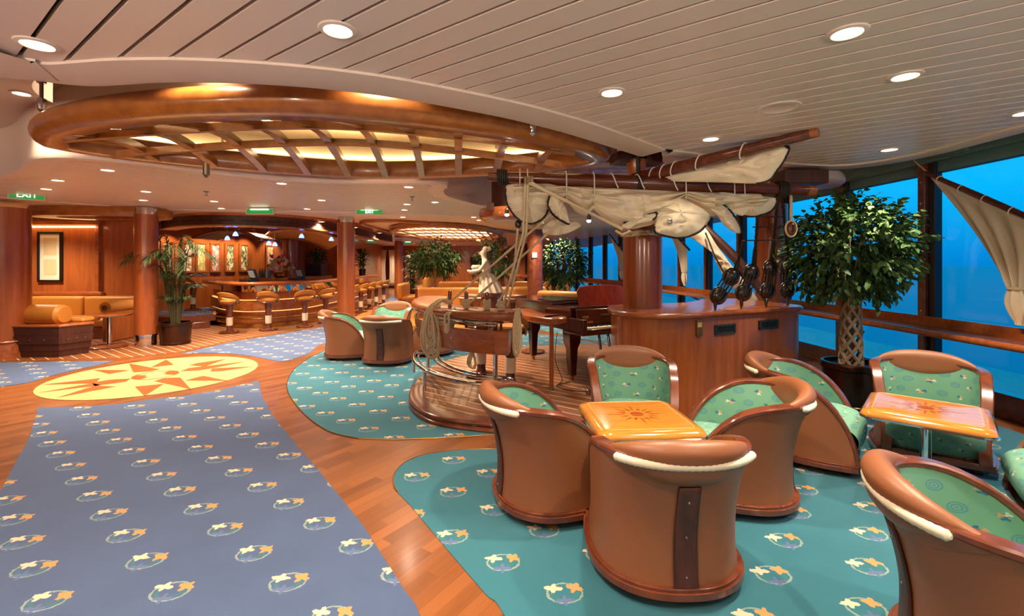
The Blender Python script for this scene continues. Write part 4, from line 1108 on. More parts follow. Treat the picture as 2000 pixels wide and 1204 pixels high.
o, rim = patch('sail_flap', [(1078, 375), (1092, 385), (1104, 405), (1110, 425), (1112, 438), (1094, 430), (1078, 417), (1070, 398)], lambda u: Y1(u) - 0.2, 0.03, yt, OFF, 8)
edge(rim, 0.5, 0.98, yt)
o, rim = patch('sail_flap', [(1368, 392), (1395, 392), (1418, 405), (1435, 425), (1447, 450), (1440, 456), (1415, 440), (1398, 418)], lambda u: Y1(u) - 0.12, 0.05, yt, OFF, 5)
edge(rim, 0.08, 0.55, yt)
o, rim = patch('sail_flap', [(1065, 438), (1090, 425), (1112, 430), (1135, 440), (1110, 455), (1080, 460), (1060, 455)], lambda u: Y1(u) + 0.05, 0.03, yt, OFF, 6)
o, rim = patch('sail_flap', [(1215, 440), (1240, 425), (1280, 415), (1275, 430), (1240, 440), (1222, 452), (1216, 458)], lambda u: Y1(u) - 0.14, 0.02, yt, OFF, 4)
edge(rim, 0.05, 0.45, yt)
for u in (1012, 1026, 1098, 1150, 1186, 1236, 1300, 1325, 1365, 1420, 1440):
    b = yard_at(u); r = 0.088; dx = 0.05 if u in (1186, 1236, 1300, 1365) else 0.0
    lo = 0.0 if dx else 0.16
    pts = [b + Vector((dx, -0.09, -0.075 - lo)), b + Vector((dx * .6, -r, -0.04)), b + Vector((0, -r * .8, 0.05)), b + Vector((-dx * .3, 0, r)), b + Vector((-dx * .6, r, 0)), b + Vector((-dx, 0.05, -r))]
    MB().tube(smooth_path(loc(pts), 5), 0.0065, 8).build('tie_cord', M['cordwhite'], yt)
for u0, rr in ((970, 0.072), (1512, 0.08)):
    hx = []
    for k in range(16 * 5):
        a = 2 * PI * k / 16; b = yard_at(u0 + 20 * k / 80); hx.append(b + Vector((0, rr * math.cos(a), rr * math.sin(a))) - OFF)
    MB().tube(hx, 0.012, 8).build('lashing', M['ropedark'], yt)

Y2 = lambda u: 4.98 - (u - 1240) / 357 * 1.2
A2, B2 = D(1238, 350, Y2(1238)), D(1597, 257, Y2(1597))
y2 = thing('upper_yard', 'shorter dark yard slanting up to the ceiling with a cream sail', 'yard', (A2 + B2) / 2)
O2 = Vector(y2.location)
MB().tube([p - O2 for p in (A2, A2.lerp(B2, .3), A2.lerp(B2, .7), B2)], [0.062, 0.06, 0.052, 0.042], 20).build('spar', M['spar'], y2)
MB().tube([A2.lerp(B2, .97) - O2, A2.lerp(B2, 1.004) - O2], [0.046, 0.044], 20).build('pale_tip', M['inlay_dark'], y2)
o, rim = patch('sail', [(1262, 350), (1330, 336), (1420, 312), (1500, 290), (1538, 287), (1535, 306), (1518, 332), (1490, 357), (1400, 356), (1300, 354)], lambda u: Y2(u) + 0.03, 0.08, y2, O2, 6, amp=0.015, ctr=(1440, 325))
edge(rim, 0.4, 0.72, y2, 0.008)
for f in (0.13, 0.2, 0.27, 0.42, 0.66):
    b = A2.lerp(B2, f); r = 0.066; ax = (B2 - A2).normalized()
    s1 = Vector((0, 0, 1)).cross(ax).normalized(); s2 = ax.cross(s1)
    MB().tube([b + (s1 * math.cos(a) + s2 * math.sin(a)) * r + ax * 0.03 * math.sin(a) - O2 for a in [2 * PI * k / 20 for k in range(20)]], 0.006, 8, closed=True).build('tie_cord', M['cordwhite'], y2)
MB().tube([D(1545, 270, Y2(1545)) - O2, D(1530, 283, Y2(1530)) - O2, D(1540, 288, Y2(1540)) - O2], 0.016, 8).build('lashing', M['ropedark'], y2)

# mast head fittings where the yards cross
mh = thing('mast_fitting', 'dark wooden mast fitting with iron straps above the yards', 'mast fitting', D(1245, 312, 5.1))
mb = MB(); mb.box((-0.1, 0.1, 0.03), (0.3, 0.25, 0.12), 0.2); mb.box((0.18, 0.12, 0.06), (0.2, 0.22, 0.2), 0.1); mb.build('cheek_block', M['darkwood'], mh, smooth=False, bevel=0.02)
mb = MB(); mb.tube([(-0.12, -0.08, 0.14), (-0.02, -0.1, 0.02), (0, -0.05, -0.25)], 0.022, 8); mb.sphere((-0.1, -0.05, 0.12), (0.09, 0.06, 0.07)); mb.sphere((0.06, -0.08, 0.12), (0.07, 0.05, 0.08)); mb.build('iron_strap', M['ropedark'], mh)
mb = MB(); mb.lathe([(0.0, -0.28), (0.06, -0.24), (0.1, -0.12), (0.11, 0.0), (0.09, 0.02)], (0.0, 0.05, 0), 20); mb.build('wooden_cup', M['cherry'], mh)
bx = thing('ceiling_bracket', 'dark wooden box beam fixing the yard end to the ceiling', 'bracket', D(1560, 352, 5.3))
MB().box((0, 0, 0.02), (0.5, 0.3, 0.16)).build('beam', M['darkwood'], bx, smooth=False, bevel=0.015)
MB().box((0, 0, 0.3), (0.12, 0.12, 0.5)).build('hanger', M['darkwood'], bx, smooth=False)
bx2 = thing('round_ceiling_pod', 'round cherry edged ceiling pod behind the yard left end', 'ceiling pod', (-0.05, 7.9, 2.35))
MB().lathe([(0, 0.02), (0.42, 0.0), (0.5, 0.05), (0.52, 0.12), (0.5, 0.2), (0.44, 0.22)], n=40).build('rim', M['cherry_h'], bx2)
MB().lathe([(0.3, 0.22), (0.3, 0.75)], n=30).build('neck', M['darkwood'], bx2)
MB().lathe([(0.0, 0.018), (0.4, 0.0), (0.38, -0.004), (0, 0.0)], n=40).build('pale_underside', M['ceil_trim'], bx2)
MB().box((-0.3, -0.45, 0.2), (0.12, 0.1, 0.12)).build('side_bracket', M['darkwood'], bx2, smooth=False)

# running ropes between yard, rail and column
rope_thing([[PINS[0] + Vector((-0.02, -0.03, 1.16)), D(1078, 417, 4.6)]], 0.0125, 'rigging_rope', 'upper of two ropes rising right from the pin rail to the sail')
rope_thing([[PINS[1] + Vector((0, -0.03, 1.15)), D(1097, 432, 4.62)]], 0.0125, 'rigging_rope', 'lower of two ropes rising right from the pin rail to the sail')
q = PINS[3]
for k, (u0, v0, dy, du, lab) in enumerate(((1026, 362, -0.12, 0.0, 'rope falling from the yard to the pin rail end, left strand'), (1031, 362, -0.1, 0.05, 'rope falling from the yard to the pin rail end, right strand'))):
    rope_thing([[D(u0, 347, Y1(u0) - 0.085), D(u0, v0, Y1(u0) - 0.3), D(1022 + 6 * k, 455, 4.5), q + Vector((0.02 + du, -0.02, 1.17))]], 0.012, 'rigging_rope', lab)
rope_thing([[D(1012, 440, 4.72), D(1003, 540, 4.85), q + Vector((-0.05, 0.0, 1.17))]], 0.012, 'rigging_rope', 'rope falling from the small block beside the sail edge')
bk = thing('rope_block', 'small dark pulley block hanging at the left sail edge', 'pulley block', D(1012, 438, 4.72))
mb = MB(); mb.sphere((0, 0, 0), (0.035, 0.025, 0.045), 14); mb.tube([(0.0, 0, 0.04), (0.03, 0, 0.09)], 0.008, 8); mb.build('shell', M['tarred'], bk)
MB().lathe([(0.022, -0.012), (0.022, 0.012)], n=14).build('sheave', M['steel'], bk)
rope_thing([[D(1034, 346, Y1(1034) - 0.085), D(1034, 358, 4.42), D(1212, 445, 4.5)], [D(1039, 346, Y1(1039) - 0.085), D(1039, 357, 4.42), D(1216, 449, 4.5)]], 0.0125, 'rigging_rope', 'doubled rope slanting down right across the furled sail to a block')
bb = thing('rope_block', 'red brown pulley block lashed to the column under the sail', 'pulley block', D(1213, 453, 4.54))
mb = MB(); mb.sphere((0, 0, 0), (0.07, 0.04, 0.035), 16, Matrix.Rotation(-0.15, 3, 'Y')); mb.build('shell', M['rim'], bb)
m = MB(); m.rope([(-0.06, -0.02, 0.01), (0, -0.045, -0.03), (0.08, -0.01, 0.005), (0.16, 0.2, 0.0), (0.24, 0.6, 0.0)], 0.012); m.build('strop', M['rope'], bb)
cr_ = [Vector((1.55 + 0.245 * math.cos(a), 5.48 + 0.245 * math.sin(a), 1.97 + 0.01 * math.sin(3 * a))) for a in [2 * PI * k / 40 for k in range(40)]]
mb = MB(); mb.rope(cr_, 0.016, closed=True); mb.rope([p + Vector((0, 0, 0.03)) for p in cr_], 0.016, closed=True)
tag(mb.build('rope_collar', M['rope'], angle=60), 'two turns of rope round the cabinet column', 'rope')
mb = MB(); mb.lathe([(0.045, 0.0), (0.052, 0.01), (0.052, 0.03), (0.045, 0.04), (0.03, 0.04), (0.03, 0)], D(1266, 456, 5.0), 18); tag(mb.build('iron_thimble', M['steel']), 'iron thimble on the rope round the column', 'thimble')

# deadeye tackles standing on the cabinet
tk = [((1428, 541), (1403, 578), (1397, 599), (1452, 470), 5.2, 'leftmost pair of black deadeyes, leaning left on the cabinet'), ((1467, 533), (1452, 572), (1448, 597), (1480, 420), 5.38, 'second pair of black deadeyes from the left on the cabinet'),
      ((1505, 524), (1499, 569), (1496, 592), (1518, 392), 5.55, 'third pair of black deadeyes from the left on the cabinet'), ((1538, 524), (1537, 567), (1538, 590), (1528, 392), 5.68, 'rightmost pair of black deadeyes beside the ficus')]
for (u1, u2, u3, u4, Y, lab) in tk:
    U, L, T, S = (D(*q2, Y) for q2 in (u1, u2, u3, u4)); S = D(*u4, 5.0)
    t = thing('deadeye_tackle', lab, 'deadeye tackle', T, 0, 'deadeye tackles on the cabinet')
    ax = (U - L).normalized(); Rm = Vector((0, 0, 1)).rotation_difference(ax).to_matrix()
    for nm, c_ in (('upper_deadeye', U), ('lower_deadeye', L)):
        mb = MB(); mb.sphere(c_ - T, (0.085, 0.05, 0.09), 18, Rm)
        mb.tube([c_ - T + Rm @ Vector((0.088 * math.cos(a), 0, 0.093 * math.sin(a))) for a in [2 * PI * k / 24 for k in range(24)]], 0.013, 8, closed=True)
        mb.build(nm, M['tarred'], t)
    mb = MB()
    for x in (-0.05, -0.018, 0.018, 0.05):
        mb.rope([U - T + Rm @ Vector((x, -0.05, 0.0)), L - T + Rm @ Vector((x, -0.05, 0.0))], 0.008); mb.rope([U - T + Rm @ Vector((x, 0.05, 0.0)), L - T + Rm @ Vector((x, 0.05, 0.0))], 0.008)
    mb.build('lanyard', M['ropedark'], t)
    MB().tube([L - T - ax * 0.07, Vector((0, 0, 0.02)), Vector((0, 0, max(-0.06, 1.121 - T.z)))], [0.016, 0.022, 0.012], 8).build('chain_plate', M['tarred'], t)
    mb = MB(); top = U - T + ax * 0.09
    mid = (top).lerp(S - T, 0.35); mb.tube([top, mid], [0.028, 0.022], 8); mb.rope([mid, S - T], 0.015); mb.build('shroud', M['ropedark'], t)
mb = MB()
for v, ua, ub in ((424, 1483, 1528), (444, 1470, 1530), (470, 1455, 1532)): mb.rope([D(ua, v, 5.12), D(ub, v - 1, 5.12)], 0.007)
tag(mb.build('ratline', M['ropedark']), 'thin dark ratlines across the shrouds', 'rope')
hb = thing('rope_block', 'brown block hanging under the yard right end beside the ficus', 'pulley block', D(1545, 447, 4.95))
mb = MB(); mb.sphere((0, 0, 0), (0.055, 0.04, 0.08), 16); mb.build('shell', M['rim'], hb)
m = MB(); m.tube([(0.057 * math.cos(a), -0.0, 0.083 * math.sin(a)) for a in [2 * PI * k / 20 for k in range(20)]], 0.011, 8, closed=True); m.rope([(0, 0, 0.085), (0, 0, 0.36)], 0.014); m.build('strop', M['rope'], hb)
MB().box((0, -0.04, 0), (0.02, 0.01, 0.08)).build('slot', M['black'], hb, smooth=False)

# long boom with furled cloth standing behind the cabinet
bm_ = thing('boom_spar', 'dark boom slanting down right behind the cabinet with a gathered sail', 'boom', D(1440, 510, 7.2))
OB = Vector(bm_.location)
MB().tube([D(1362, 430, 7.6) - OB, D(1440, 508, 7.2) - OB, D(1502, 588, 6.9) - OB], [0.06, 0.075, 0.06], 16).build('spar', M['darkwood'], bm_)
o, rim = patch('gathered_sail', [(1345, 440), (1372, 440), (1400, 480), (1430, 520), (1462, 560), (1482, 590), (1462, 592), (1425, 555), (1402, 520), (1382, 478), (1362, 468), (1342, 458)], lambda u: 7.5 - (u - 1345) / 150 * 0.5, 0.05, bm_, OB, 6, ctr=(1415, 510))
m = MB(); m.rope([D(1378, 455, 7.3) - OB, D(1396, 500, 7.1) - OB, D(1420, 545, 7.0) - OB], 0.012); m.build('edge_rope', M['ropedark'], bm_)
# rope bag on the ledge behind
tag(MB().sphere((3.62, 7.0, 1.2), (0.2, 0.17, 0.17), 20).build('rope_bundle', M['canvas']), 'pale canvas bundle behind the deadeyes at the cabinet back', 'bundle') if False else None

# ================================================================== SAIL CURTAINS AT THE WINDOWS
def curtain(i, base, ang, sc, lab):
    t = thing('sail_curtain', lab, 'sail curtain', base, ang, 'sails tied up at the windows')
    t.scale = (sc, sc, sc)
    # local: x runs along the window towards the viewer, z up from the ledge
    a, b2 = Vector((0, 0, 1.86)), Vector((1.12, 0, 1.2))
    MB().tube([a - (b2 - a) * 0.06, (a + b2) / 2, b2 + (b2 - a) * 0.12], [0.022, 0.034, 0.03], 12).build('spar', M['spar'], t)
    tie = Vector((0.94, 0.03, 0.52))
    def cl(u, v):
        p = a.lerp(b2, u * 0.97 + 0.01) + Vector((0, 0, -0.03)); w_ = (1 - v) ** 1.3
        q = tie + Vector(((u - 0.5) * 0.16, 0.03 * math.sin(u * 20), 0))
        r = q.lerp(p, w_) if False else p.lerp(q, v) + Vector(((0.10) * math.sin(PI * v) * (1 - u) * 0.8, 0, -0.12 * math.sin(PI * v) * (1 - u) * 0.5))
        r.y += 0.05 * v * math.sin(u * 22) * (1 - 0.4 * v) + 0.02 * math.sin(PI * v)
        return r
    MB().grid(cl, 40, 24).build('sail_cloth', M['canvas'], t, solid=0.006)
    def tail(u, v):
        an = 2 * PI * u; r = (0.055 + 0.07 * math.sin(PI * min(1, v * 1.1)) ** 0.8) * (1 + 0.18 * math.sin(an * 7)) * (1 - 0.3 * v)
        return tie + Vector((r * math.cos(an) * 0.9 + 0.02 * v, r * 0.6 * math.sin(an), 0.02 - 0.38 * v))
    MB().grid(tail, 42, 12, closeu=True).build('gathered_tail', M['canvas'], t)
    MB().tube([tie + Vector((0.075 * math.cos(x), 0.055 * math.sin(x), 0.0)) for x in [2 * PI * k / 20 for k in range(20)]], 0.012, 8, closed=True).build('tie_rope', M['rope'], t)
    for f in (0.12, 0.35, 0.58, 0.82):
        p = a.lerp(b2, f); MB().tube([p + Vector((0.012 * math.sin(x), 0.042 * math.cos(x), 0.042 * math.sin(x) - 0.012)) for x in [2 * PI * k / 14 for k in range(14)]], 0.006, 6, closed=True).build('tie_cord', M['cordwhite'], t)
    MB().tube([a, a + Vector((-0.22, 0, 0.22))], 0.008, 6).build('hanging_cord', M['rope'], t)
    return t
def wall_at(Y, inset):
    k = min(range(len(WC)), key=lambda i: abs(WC[i].y - Y)); d = dirs[k]; return WC[k] + nin[k] * inset, math.atan2(-d.y, -d.x)
for i, (Y, lab) in enumerate(((5.62, 'large sail curtain tied up at the nearest window, cut by the right edge'), (13.4, 'tied sail curtain at the window right of the cabinet column'), (17.6, 'tied sail curtain at the distant window left of the cabinet column'))):
    p, an = wall_at(Y, 0.24); curtain(i, (p.x, p.y, 0.86), an, 1.0, lab)
# ================================================================== LATTICE RING CEILING FEATURE
def ring_feature(name, label, c, a, b, rot, z, sr, nrib, arcs, rise=0.22, mirror=True, rs=1.0):
    t = thing(name, label, 'ceiling feature', (c[0], c[1], z), rot, None)
    pw = 1.0 if not mirror else 1.27      # the near ring is pointed towards its two ends
    sg = lambda q: math.copysign(abs(q) ** pw, q)
    el = lambda k, th: Vector((a * k * sg(math.cos(th)), b * k * sg(math.sin(th)), 0))
    N = 96
    # rim section: flat underside, bullnose outer face, vertical inner face
    sec = [(-0.24, 0.02), (-0.22, 0.0), (-0.08, 0.0)] + [(-0.08 + 0.1 * math.cos(q) * 1.0, 0.105 + 0.105 * math.sin(q)) for q in [-PI / 2 + PI * k / 8 for k in range(1, 9)]] + [(-0.22, 0.21), (-0.24, 0.19)]
    sec = [(o * rs, q * (0.4 + 0.6 * rs)) for o, q in sec]
    k = len(sec); vs = []
    for i in range(N):
        th = 2 * PI * i / N; p = el(1, th); nn = Vector((math.copysign(abs(math.cos(th)) ** (2 - pw), math.cos(th)) / a, math.copysign(abs(math.sin(th)) ** (2 - pw), math.sin(th)) / b, 0)).normalized()
        vs += [p + nn * o + Vector((0, 0, q)) for o, q in sec]
    MB().add(vs, [(i * k + j, i * k + (j + 1) % k, ((i + 1) % N) * k + (j + 1) % k, ((i + 1) % N) * k + j) for i in range(N) for j in range(k)]).build('rim', M['teak'], t, angle=50)
    ai, bi = a - 0.22 * rs, b - 0.22 * rs
    ep = 2 / pw
    def zz(x, y): return 0.03 + rise * max(0, 1 - abs(x / ai) ** ep - abs(y / bi) ** ep)
    for i in range(nrib):
        x = ai * (-0.9 + 1.8 * (i + .5) / nrib); yl = bi * max(0.01, 1 - abs(x / ai) ** ep) ** (1 / ep)
        pts = [Vector((x + 0.0 * y, y, zz(x, y))) for y in [yl * (-1 + 2 * q / 12) for q in range(13)]]
        MB().tube(pts, 1, 4, sec=[(0.04 * rs, 0.035 * rs), (-0.04 * rs, 0.035 * rs), (-0.04 * rs, -0.035 * rs), (0.04 * rs, -0.035 * rs)]).build('rib', M['teak'], t)
    for f in arcs:
        y = bi * f; xl = ai * (1 - abs(f) ** ep) ** (1 / ep)
        pts = [Vector((x, y, zz(x, y) - 0.015)) for x in [xl * (-1 + 2 * q / 24) for q in range(25)]]
        MB().tube(pts, 1, 4, sec=[(0.025 * rs, 0.035 * rs), (-0.025 * rs, 0.035 * rs), (-0.025 * rs, -0.035 * rs), (0.025 * rs, -0.035 * rs)]).build('long_bar', M['teak'], t)
    if mirror:
        MB().lathe([(0, 0.42), (1, 0.42), (1, 0.425), (0, 0.425)], n=N).build('mirror_panel', M['mirror'], t).scale = (ai + 0.1, bi + 0.1, 1)
        # pale inner cove wall and the light strip that washes it
        def cove(u, v): p = el(1, 2 * PI * u); return Vector((p.x * (ai + 0.06) / a, p.y * (bi + 0.06) / b, 0.2 + 0.22 * v))
        MB().grid(cove, N, 1, closeu=True).build('cove_wall', M['canvas'], t)
        MB().tube([Vector((sg(math.cos(q)) * ai, sg(math.sin(q)) * bi, 0.24)) for q in [2 * PI * i / N for i in range(N)]], 0.018, 8, closed=True).build('cove_light', M['cove'], t)
    return t
RF = ring_feature('lattice_ring', 'large oval wooden lattice ring with mirror panels hung in the ceiling recess', (-1.68, 4.62), 2.74, 1.38, R(6.5), 2.72, 1, 10, (-0.3, 0.25))
mb = RF
for i, (u, v, Yd, lab) in enumerate(((81, 172, 4.0, 'steel sprinkler drop at the left end of the lattice ring'), (1040, 218, 3.9, 'steel sprinkler drop at the right end of the lattice ring'))):
    p = D(u, v, Yd); t = thing('sprinkler', lab, 'sprinkler', (p.x, p.y, 0))
    bz = D(u, v + 50, Yd).z
    MB().cyl((0, 0, 3.3), (0, 0, bz + 0.12), 0.014).build('pipe', M['steel'], t)
    MB().lathe([(0.03, 0.13), (0.034, 0.12), (0.034, 0.07), (0.028, 0.06), (0.026, 0.03), (0.012, 0.015), (0.008, 0)], (0, 0, bz), 16).build('nozzle', M['chrome'], t)
for i in range(3):   # hangers of the ring
    a_ = 2 * PI * (i + 0.2) / 3
    MB().cyl((1.7 * math.cos(a_), 0.8 * math.sin(a_), 0.2), (1.7 * math.cos(a_), 0.8 * math.sin(a_), 0.53), 0.012).build('hanger', M['steel'], RF)
ring_feature('lattice_ring', 'distant oval wooden lattice ring glowing behind the ficus crown', (-2.2, 16.4), 1.85, 4.2, 0, 2.58, 1, 12, (-0.6, -0.2, 0.2, 0.6), 0.05, False, 0.6)
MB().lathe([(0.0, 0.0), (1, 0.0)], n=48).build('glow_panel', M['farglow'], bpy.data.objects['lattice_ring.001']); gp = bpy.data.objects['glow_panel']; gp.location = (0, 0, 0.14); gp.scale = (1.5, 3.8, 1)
d1 = thing('ceiling_disc', 'oval wooden ceiling disc above the ochre sofa', 'ceiling disc', (-8.3, 9.35, 2.55), R(10))
MB().lathe([(0.0, 0.1), (0.6, 0.1), (0.62, 0.0), (0.97, 0.0), (1.0, 0.04), (1.0, 0.14), (0.97, 0.19)], n=64).build('rim', M['teak'], d1).scale = (1.25, 0.62, 1)

# ================================================================== DOWNLIGHTS
LIGHTS = []
def spot(parent, p, power, ang=110, col=(1.0, 0.80, 0.58), blend=0.8, r=0.05, final=False):
    if parent is not None and parent.name.startswith('downlight') and not final:
        LIGHTS.append((parent, p, power, ang, col, blend, r)); return
    l = bpy.data.lights.new('downlight_beam', 'SPOT'); l.energy = power; l.spot_size = math.radians(ang); l.spot_blend = blend; l.color = col; l.shadow_soft_size = r
    o = bpy.data.objects.new('downlight_beam', l); COL.objects.link(o); o.location = p
    if parent: o.parent = parent
    return o
def make_down():
    t = thing('downlight', 'x', 'downlight')
    MB().lathe([(0.062, -0.004), (0.066, -0.01), (0.085, -0.006), (0.09, 0.0)], n=32).build('trim_ring', M['ceil_trim'], t)
    MB().lathe([(0.0, -0.003), (0.062, -0.004)], n=32).build('lens', M['lamp'], t)
    return t
DL = make_down()
nl = [(73, 86, 'downlight at the upper left corner of the plank ceiling'), (660, 58, 'downlight above the middle of the lattice ring'), (1195, 180, 'downlight right of the lattice ring'),
      (1768, 148, 'downlight on the plank ceiling above the right windows'), (1388, 271, 'small looking downlight just above the upper yard'), (1737, 292, 'downlight beside the ceiling edge above the ficus'), (2003, 220, 'downlight cut by the right edge')]
first = True; PW = 0.5
for u, v, lab in nl:
    p = P(u, v, ZC); o = place(DL, not first, lab, (p.x, p.y, ZC), 0, 'downlights of the near plank ceiling'); first = False
    spot(o, (0, 0, -0.03), (60 if u == 1388 else 350) * PW)
for x, y in ((-4.6, 0.6), (-2.6, 0.2), (-0.4, 0.9), (1.6, 0.4), (3.2, 1.2), (1.6, 2.2)):  # extra fixtures, mostly out of view, added for ambient light
    o = place(DL, True, 'downlight added to the near plank ceiling for ambient light', (x, y, ZC), 0, 'downlights of the near plank ceiling'); spot(o, (0, 0, -0.03), 345 * PW)
for u, v in ((210, 332), (113, 352), (90, 369), (285, 374), (418, 393), (280, 391), (550, 358), (628, 391), (600, 408), (798, 365), (850, 395), (795, 399), (790, 410), (432, 407), (787, 424), (925, 424), (935, 430)):
    p = P(u, v, ZC - (0.012 if v > 415 else 0)); o = place(DL, True, 'round downlight in the middle cream ceiling', p, 0, 'downlights of the middle ceiling'); spot(o, (0, 0, -0.03), 425 * PW, 125)
p = P(42, 183, 3.295); o = place(DL, True, 'downlight in the white recess left of the lattice ring', (p.x, p.y, 3.298), 0); o['group'] = 'recess downlights'; spot(o, (0, 0, -0.03), 200 * PW)
for u, v, Yd in ((370, 185, 3.16), (745, 196, 3.2), (118, 235, 3.9), (1078, 250, 4.15)):   # they graze the wooden ring from above
    p = D(u, v, Yd); o = place(DL, True, 'downlight inside the white ceiling recess', (p.x, p.y, 3.298), 0, 'recess downlights'); spot(o, (0, 0, -0.03), (190 if u != 118 else 70) * PW, 95)
for x, y in ((2.4, 5.9), (2.9, 6.8), (0.0, 6.9), (-1.6, 6.15)):
    o = place(DL, True, 'downlight inside the white ceiling recess', (x, y, 3.298), 0, 'recess downlights'); spot(o, (0, 0, -0.03), 290 * PW, 105)
for x, y in ((-5.6, 10.6), (-4.8, 11.6), (-6.8, 10.6), (-4.6, 13.5), (-4.6, 16), (-7, 12.8)):
    o = place(DL, True, 'small downlight in the wooden ceiling above the bar', (x, y, 2.678), 0, 'bar ceiling downlights'); spot(o, (0, 0, -0.03), 640 * PW, 135)
for x, y in ((0.8, 12.5), (3.0, 11.8), (-1.2, 14), (1.5, 15.5), (-3, 22), (-4.2, 19), (-1.5, 20), (0.5, 19), (-5.5, 26), (-1, 27), (-9.5, 9.2), (-10.5, 9.6), (-6.2, 16.2), (-5.6, 21.5), (-3.6, 28.6), (-7, 28.5), (0.3, 28.5), (-5.2, 19.3)):  # the last ones are added to brighten the dark far walls and aisle
    o = place(DL, True, 'distant downlight in the cream ceiling, one of a set partly added for brightness', (x, y, 2.732), 0, 'distant downlights'); spot(o, (0, 0, -0.03), 640 * PW, 135)
for a_ in LIGHTS: spot(*a_, final=True)   # after the fixtures are copied, one beam each
t = thing('ceiling_speaker', 'round flush loudspeaker cover in the near plank ceiling', 'speaker', (P(1522, 210, ZC).x, P(1522, 210, ZC).y, ZC))
MB().lathe([(0.0, -0.004), (0.11, -0.005), (0.115, -0.008), (0.135, -0.006), (0.14, 0.0)], n=40).build('cover', M['ceil'], t)
for u, v, lab in ((990, 418, 'bare bright spot lamp left of the furled sail'), (1150, 430, 'bare bright spot lamp below the furled sail')):
    p = D(u, v, 6.6); t = thing('spot_lamp', lab, 'lamp', p)
    MB().lathe([(0.0, -0.035), (0.022, -0.03), (0.03, -0.01), (0.03, 0.0)], n=18).build('bulb', M['bulb'], t)
    MB().lathe([(0.034, -0.005), (0.03, 0.06), (0.012, 0.08)], n=18).build('socket', M['steel'], t)
    MB().cyl((0, 0, 0.08), (0, 0, 3.3 - p.z), 0.006).build('stem', M['steel'], t)
    spot(t, (0, -0.05, -0.05), 70 * PW, 150, (1, .9, .75))
for u, v, lab in ((403, 378, 'white sprinkler head on the middle ceiling above the palm'), (805, 388, 'white sprinkler head on the middle ceiling above the ficus')):
    p = P(u, v - 4, ZC); t = thing('ceiling_sprinkler', lab, 'sprinkler', p)
    MB().lathe([(0.04, 0.0), (0.035, -0.015), (0.012, -0.02), (0.01, -0.06), (0.03, -0.065), (0.03, -0.07), (0, -0.07)], n=16).build('head', M['steel'], t)
t = thing('ceiling_sensor', 'small steel cylinder under the far ceiling band', 'sensor', (*v2(D(403, 338, 5.0)), 0)); zz_ = D(403, 338, 5.0).z
MB().lathe([(0.03, zz_ + 0.1), (0.034, zz_ - 0.02), (0.02, zz_ - 0.035), (0.012, zz_ - 0.05), (0, zz_ - 0.05)], n=18).build('body', M['steel'], t)

# ================================================================== EXIT SIGNS
def exit_sign(p, rz, w_, h_, lab, letters=None, kind='EXIT'):
    t = thing('exit_sign', lab, 'exit sign', p, rz, 'green exit signs')
    MB().box((0, 0, 0), (w_, 0.03, h_)).build('green_panel', M['green'], t, smooth=False)
    mb = MB(); th = 0.012
    for x, z, a, b2 in ((0, h_ / 2, w_ + th, th), (0, -h_ / 2, w_ + th, th), (w_ / 2, 0, th, h_), (-w_ / 2, 0, th, h_)): mb.box((x, 0, z), (a, 0.045, b2))
    mb.build('frame', M['ceil_trim'], t, smooth=False)
    for x in (-w_ * .3, w_ * .3): MB().cyl((x, 0, h_ / 2), (x, 0, h_ / 2 + 0.05), 0.006).build('hanger', M['steel'], t)
    MB().cyl((-w_ * .33, -0.02, h_ / 2 - 0.012), (w_ * .33, -0.02, h_ / 2 - 0.012), 0.012).build('lit_tube', M['exitwhite'], t)
    if letters:
        cu = bpy.data.curves.new('lettering', 'FONT'); cu.body = letters; cu.size = h_ * 0.8; cu.align_x = 'CENTER'; cu.align_y = 'CENTER'; cu.extrude = 0.002
        o = bpy.data.objects.new('lettering_tmp', cu); COL.objects.link(o)
        me = bpy.data.meshes.new_from_object(o.evaluated_get(bpy.context.evaluated_depsgraph_get())); bpy.data.objects.remove(o)
        me.materials.clear(); me.materials.append(M['exitwhite'])
        o = bpy.data.objects.new('lettering', me); COL.objects.link(o); o.parent = t; o.rotation_euler = (PI / 2, 0, 0); o.location = (0, -0.019, -0.005)
    return t
exit_sign(D(53, 381, 7.55), R(38), 0.42, 0.15, 'lit green exit sign beside the thick left column, turned aside', 'EXIT')
exit_sign(D(508, 413.5, 9.2), R(0), 0.54, 0.105, 'lit green exit sign above the bar front')
exit_sign(D(722, 414, 9.7), R(0), 0.56, 0.11, 'lit green exit sign right of the dark red column', 'EXIT')
exit_sign(D(725, 472, 22), R(0), 0.45, 0.12, 'distant green sign hung under the far ceiling')
exit_sign(D(713, 497, 27), R(0), 0.7, 0.26, 'distant green exit sign over the aisle', 'EXIT')
exit_sign(D(797, 475, 24), R(0), 0.4, 0.14, 'distant lit sign right of the slim aisle column')

# ================================================================== BAR
bar = thing('curved_bar', 'long curved cherry bar counter with lit panels and brass foot rail', 'bar counter')
BC = smooth_path([(-8.75, 13.1, 0), (-7.7, 12.0, 0), (-6.75, 11.45, 0), (-5.95, 11.75, 0), (-5.5, 12.4, 0), (-5.38, 13.6, 0), (-5.4, 15.5, 0), (-5.5, 18.6, 0)], 8)
BT = [(BC[min(i + 1, len(BC) - 1)] - BC[max(i - 1, 0)]).normalized() for i in range(len(BC))]
BN = [Vector((t.y, -t.x, 0)) for t in BT]
def bsec(prof): return sect(prof, 0, None, BC, BN)
bsec([(-0.35, 1.16), (0.02, 1.16), (0.05, 1.145), (0.06, 1.115), (0.05, 1.085), (0.02, 1.07), (-0.35, 1.07)]).build('counter_top', M['cherry_h'], bar, angle=50)
bsec([(-0.3, 0.1), (-0.22, 0.1), (-0.22, 1.07), (-0.3, 1.07)]).build('body', M['cherry'], bar, angle=30)
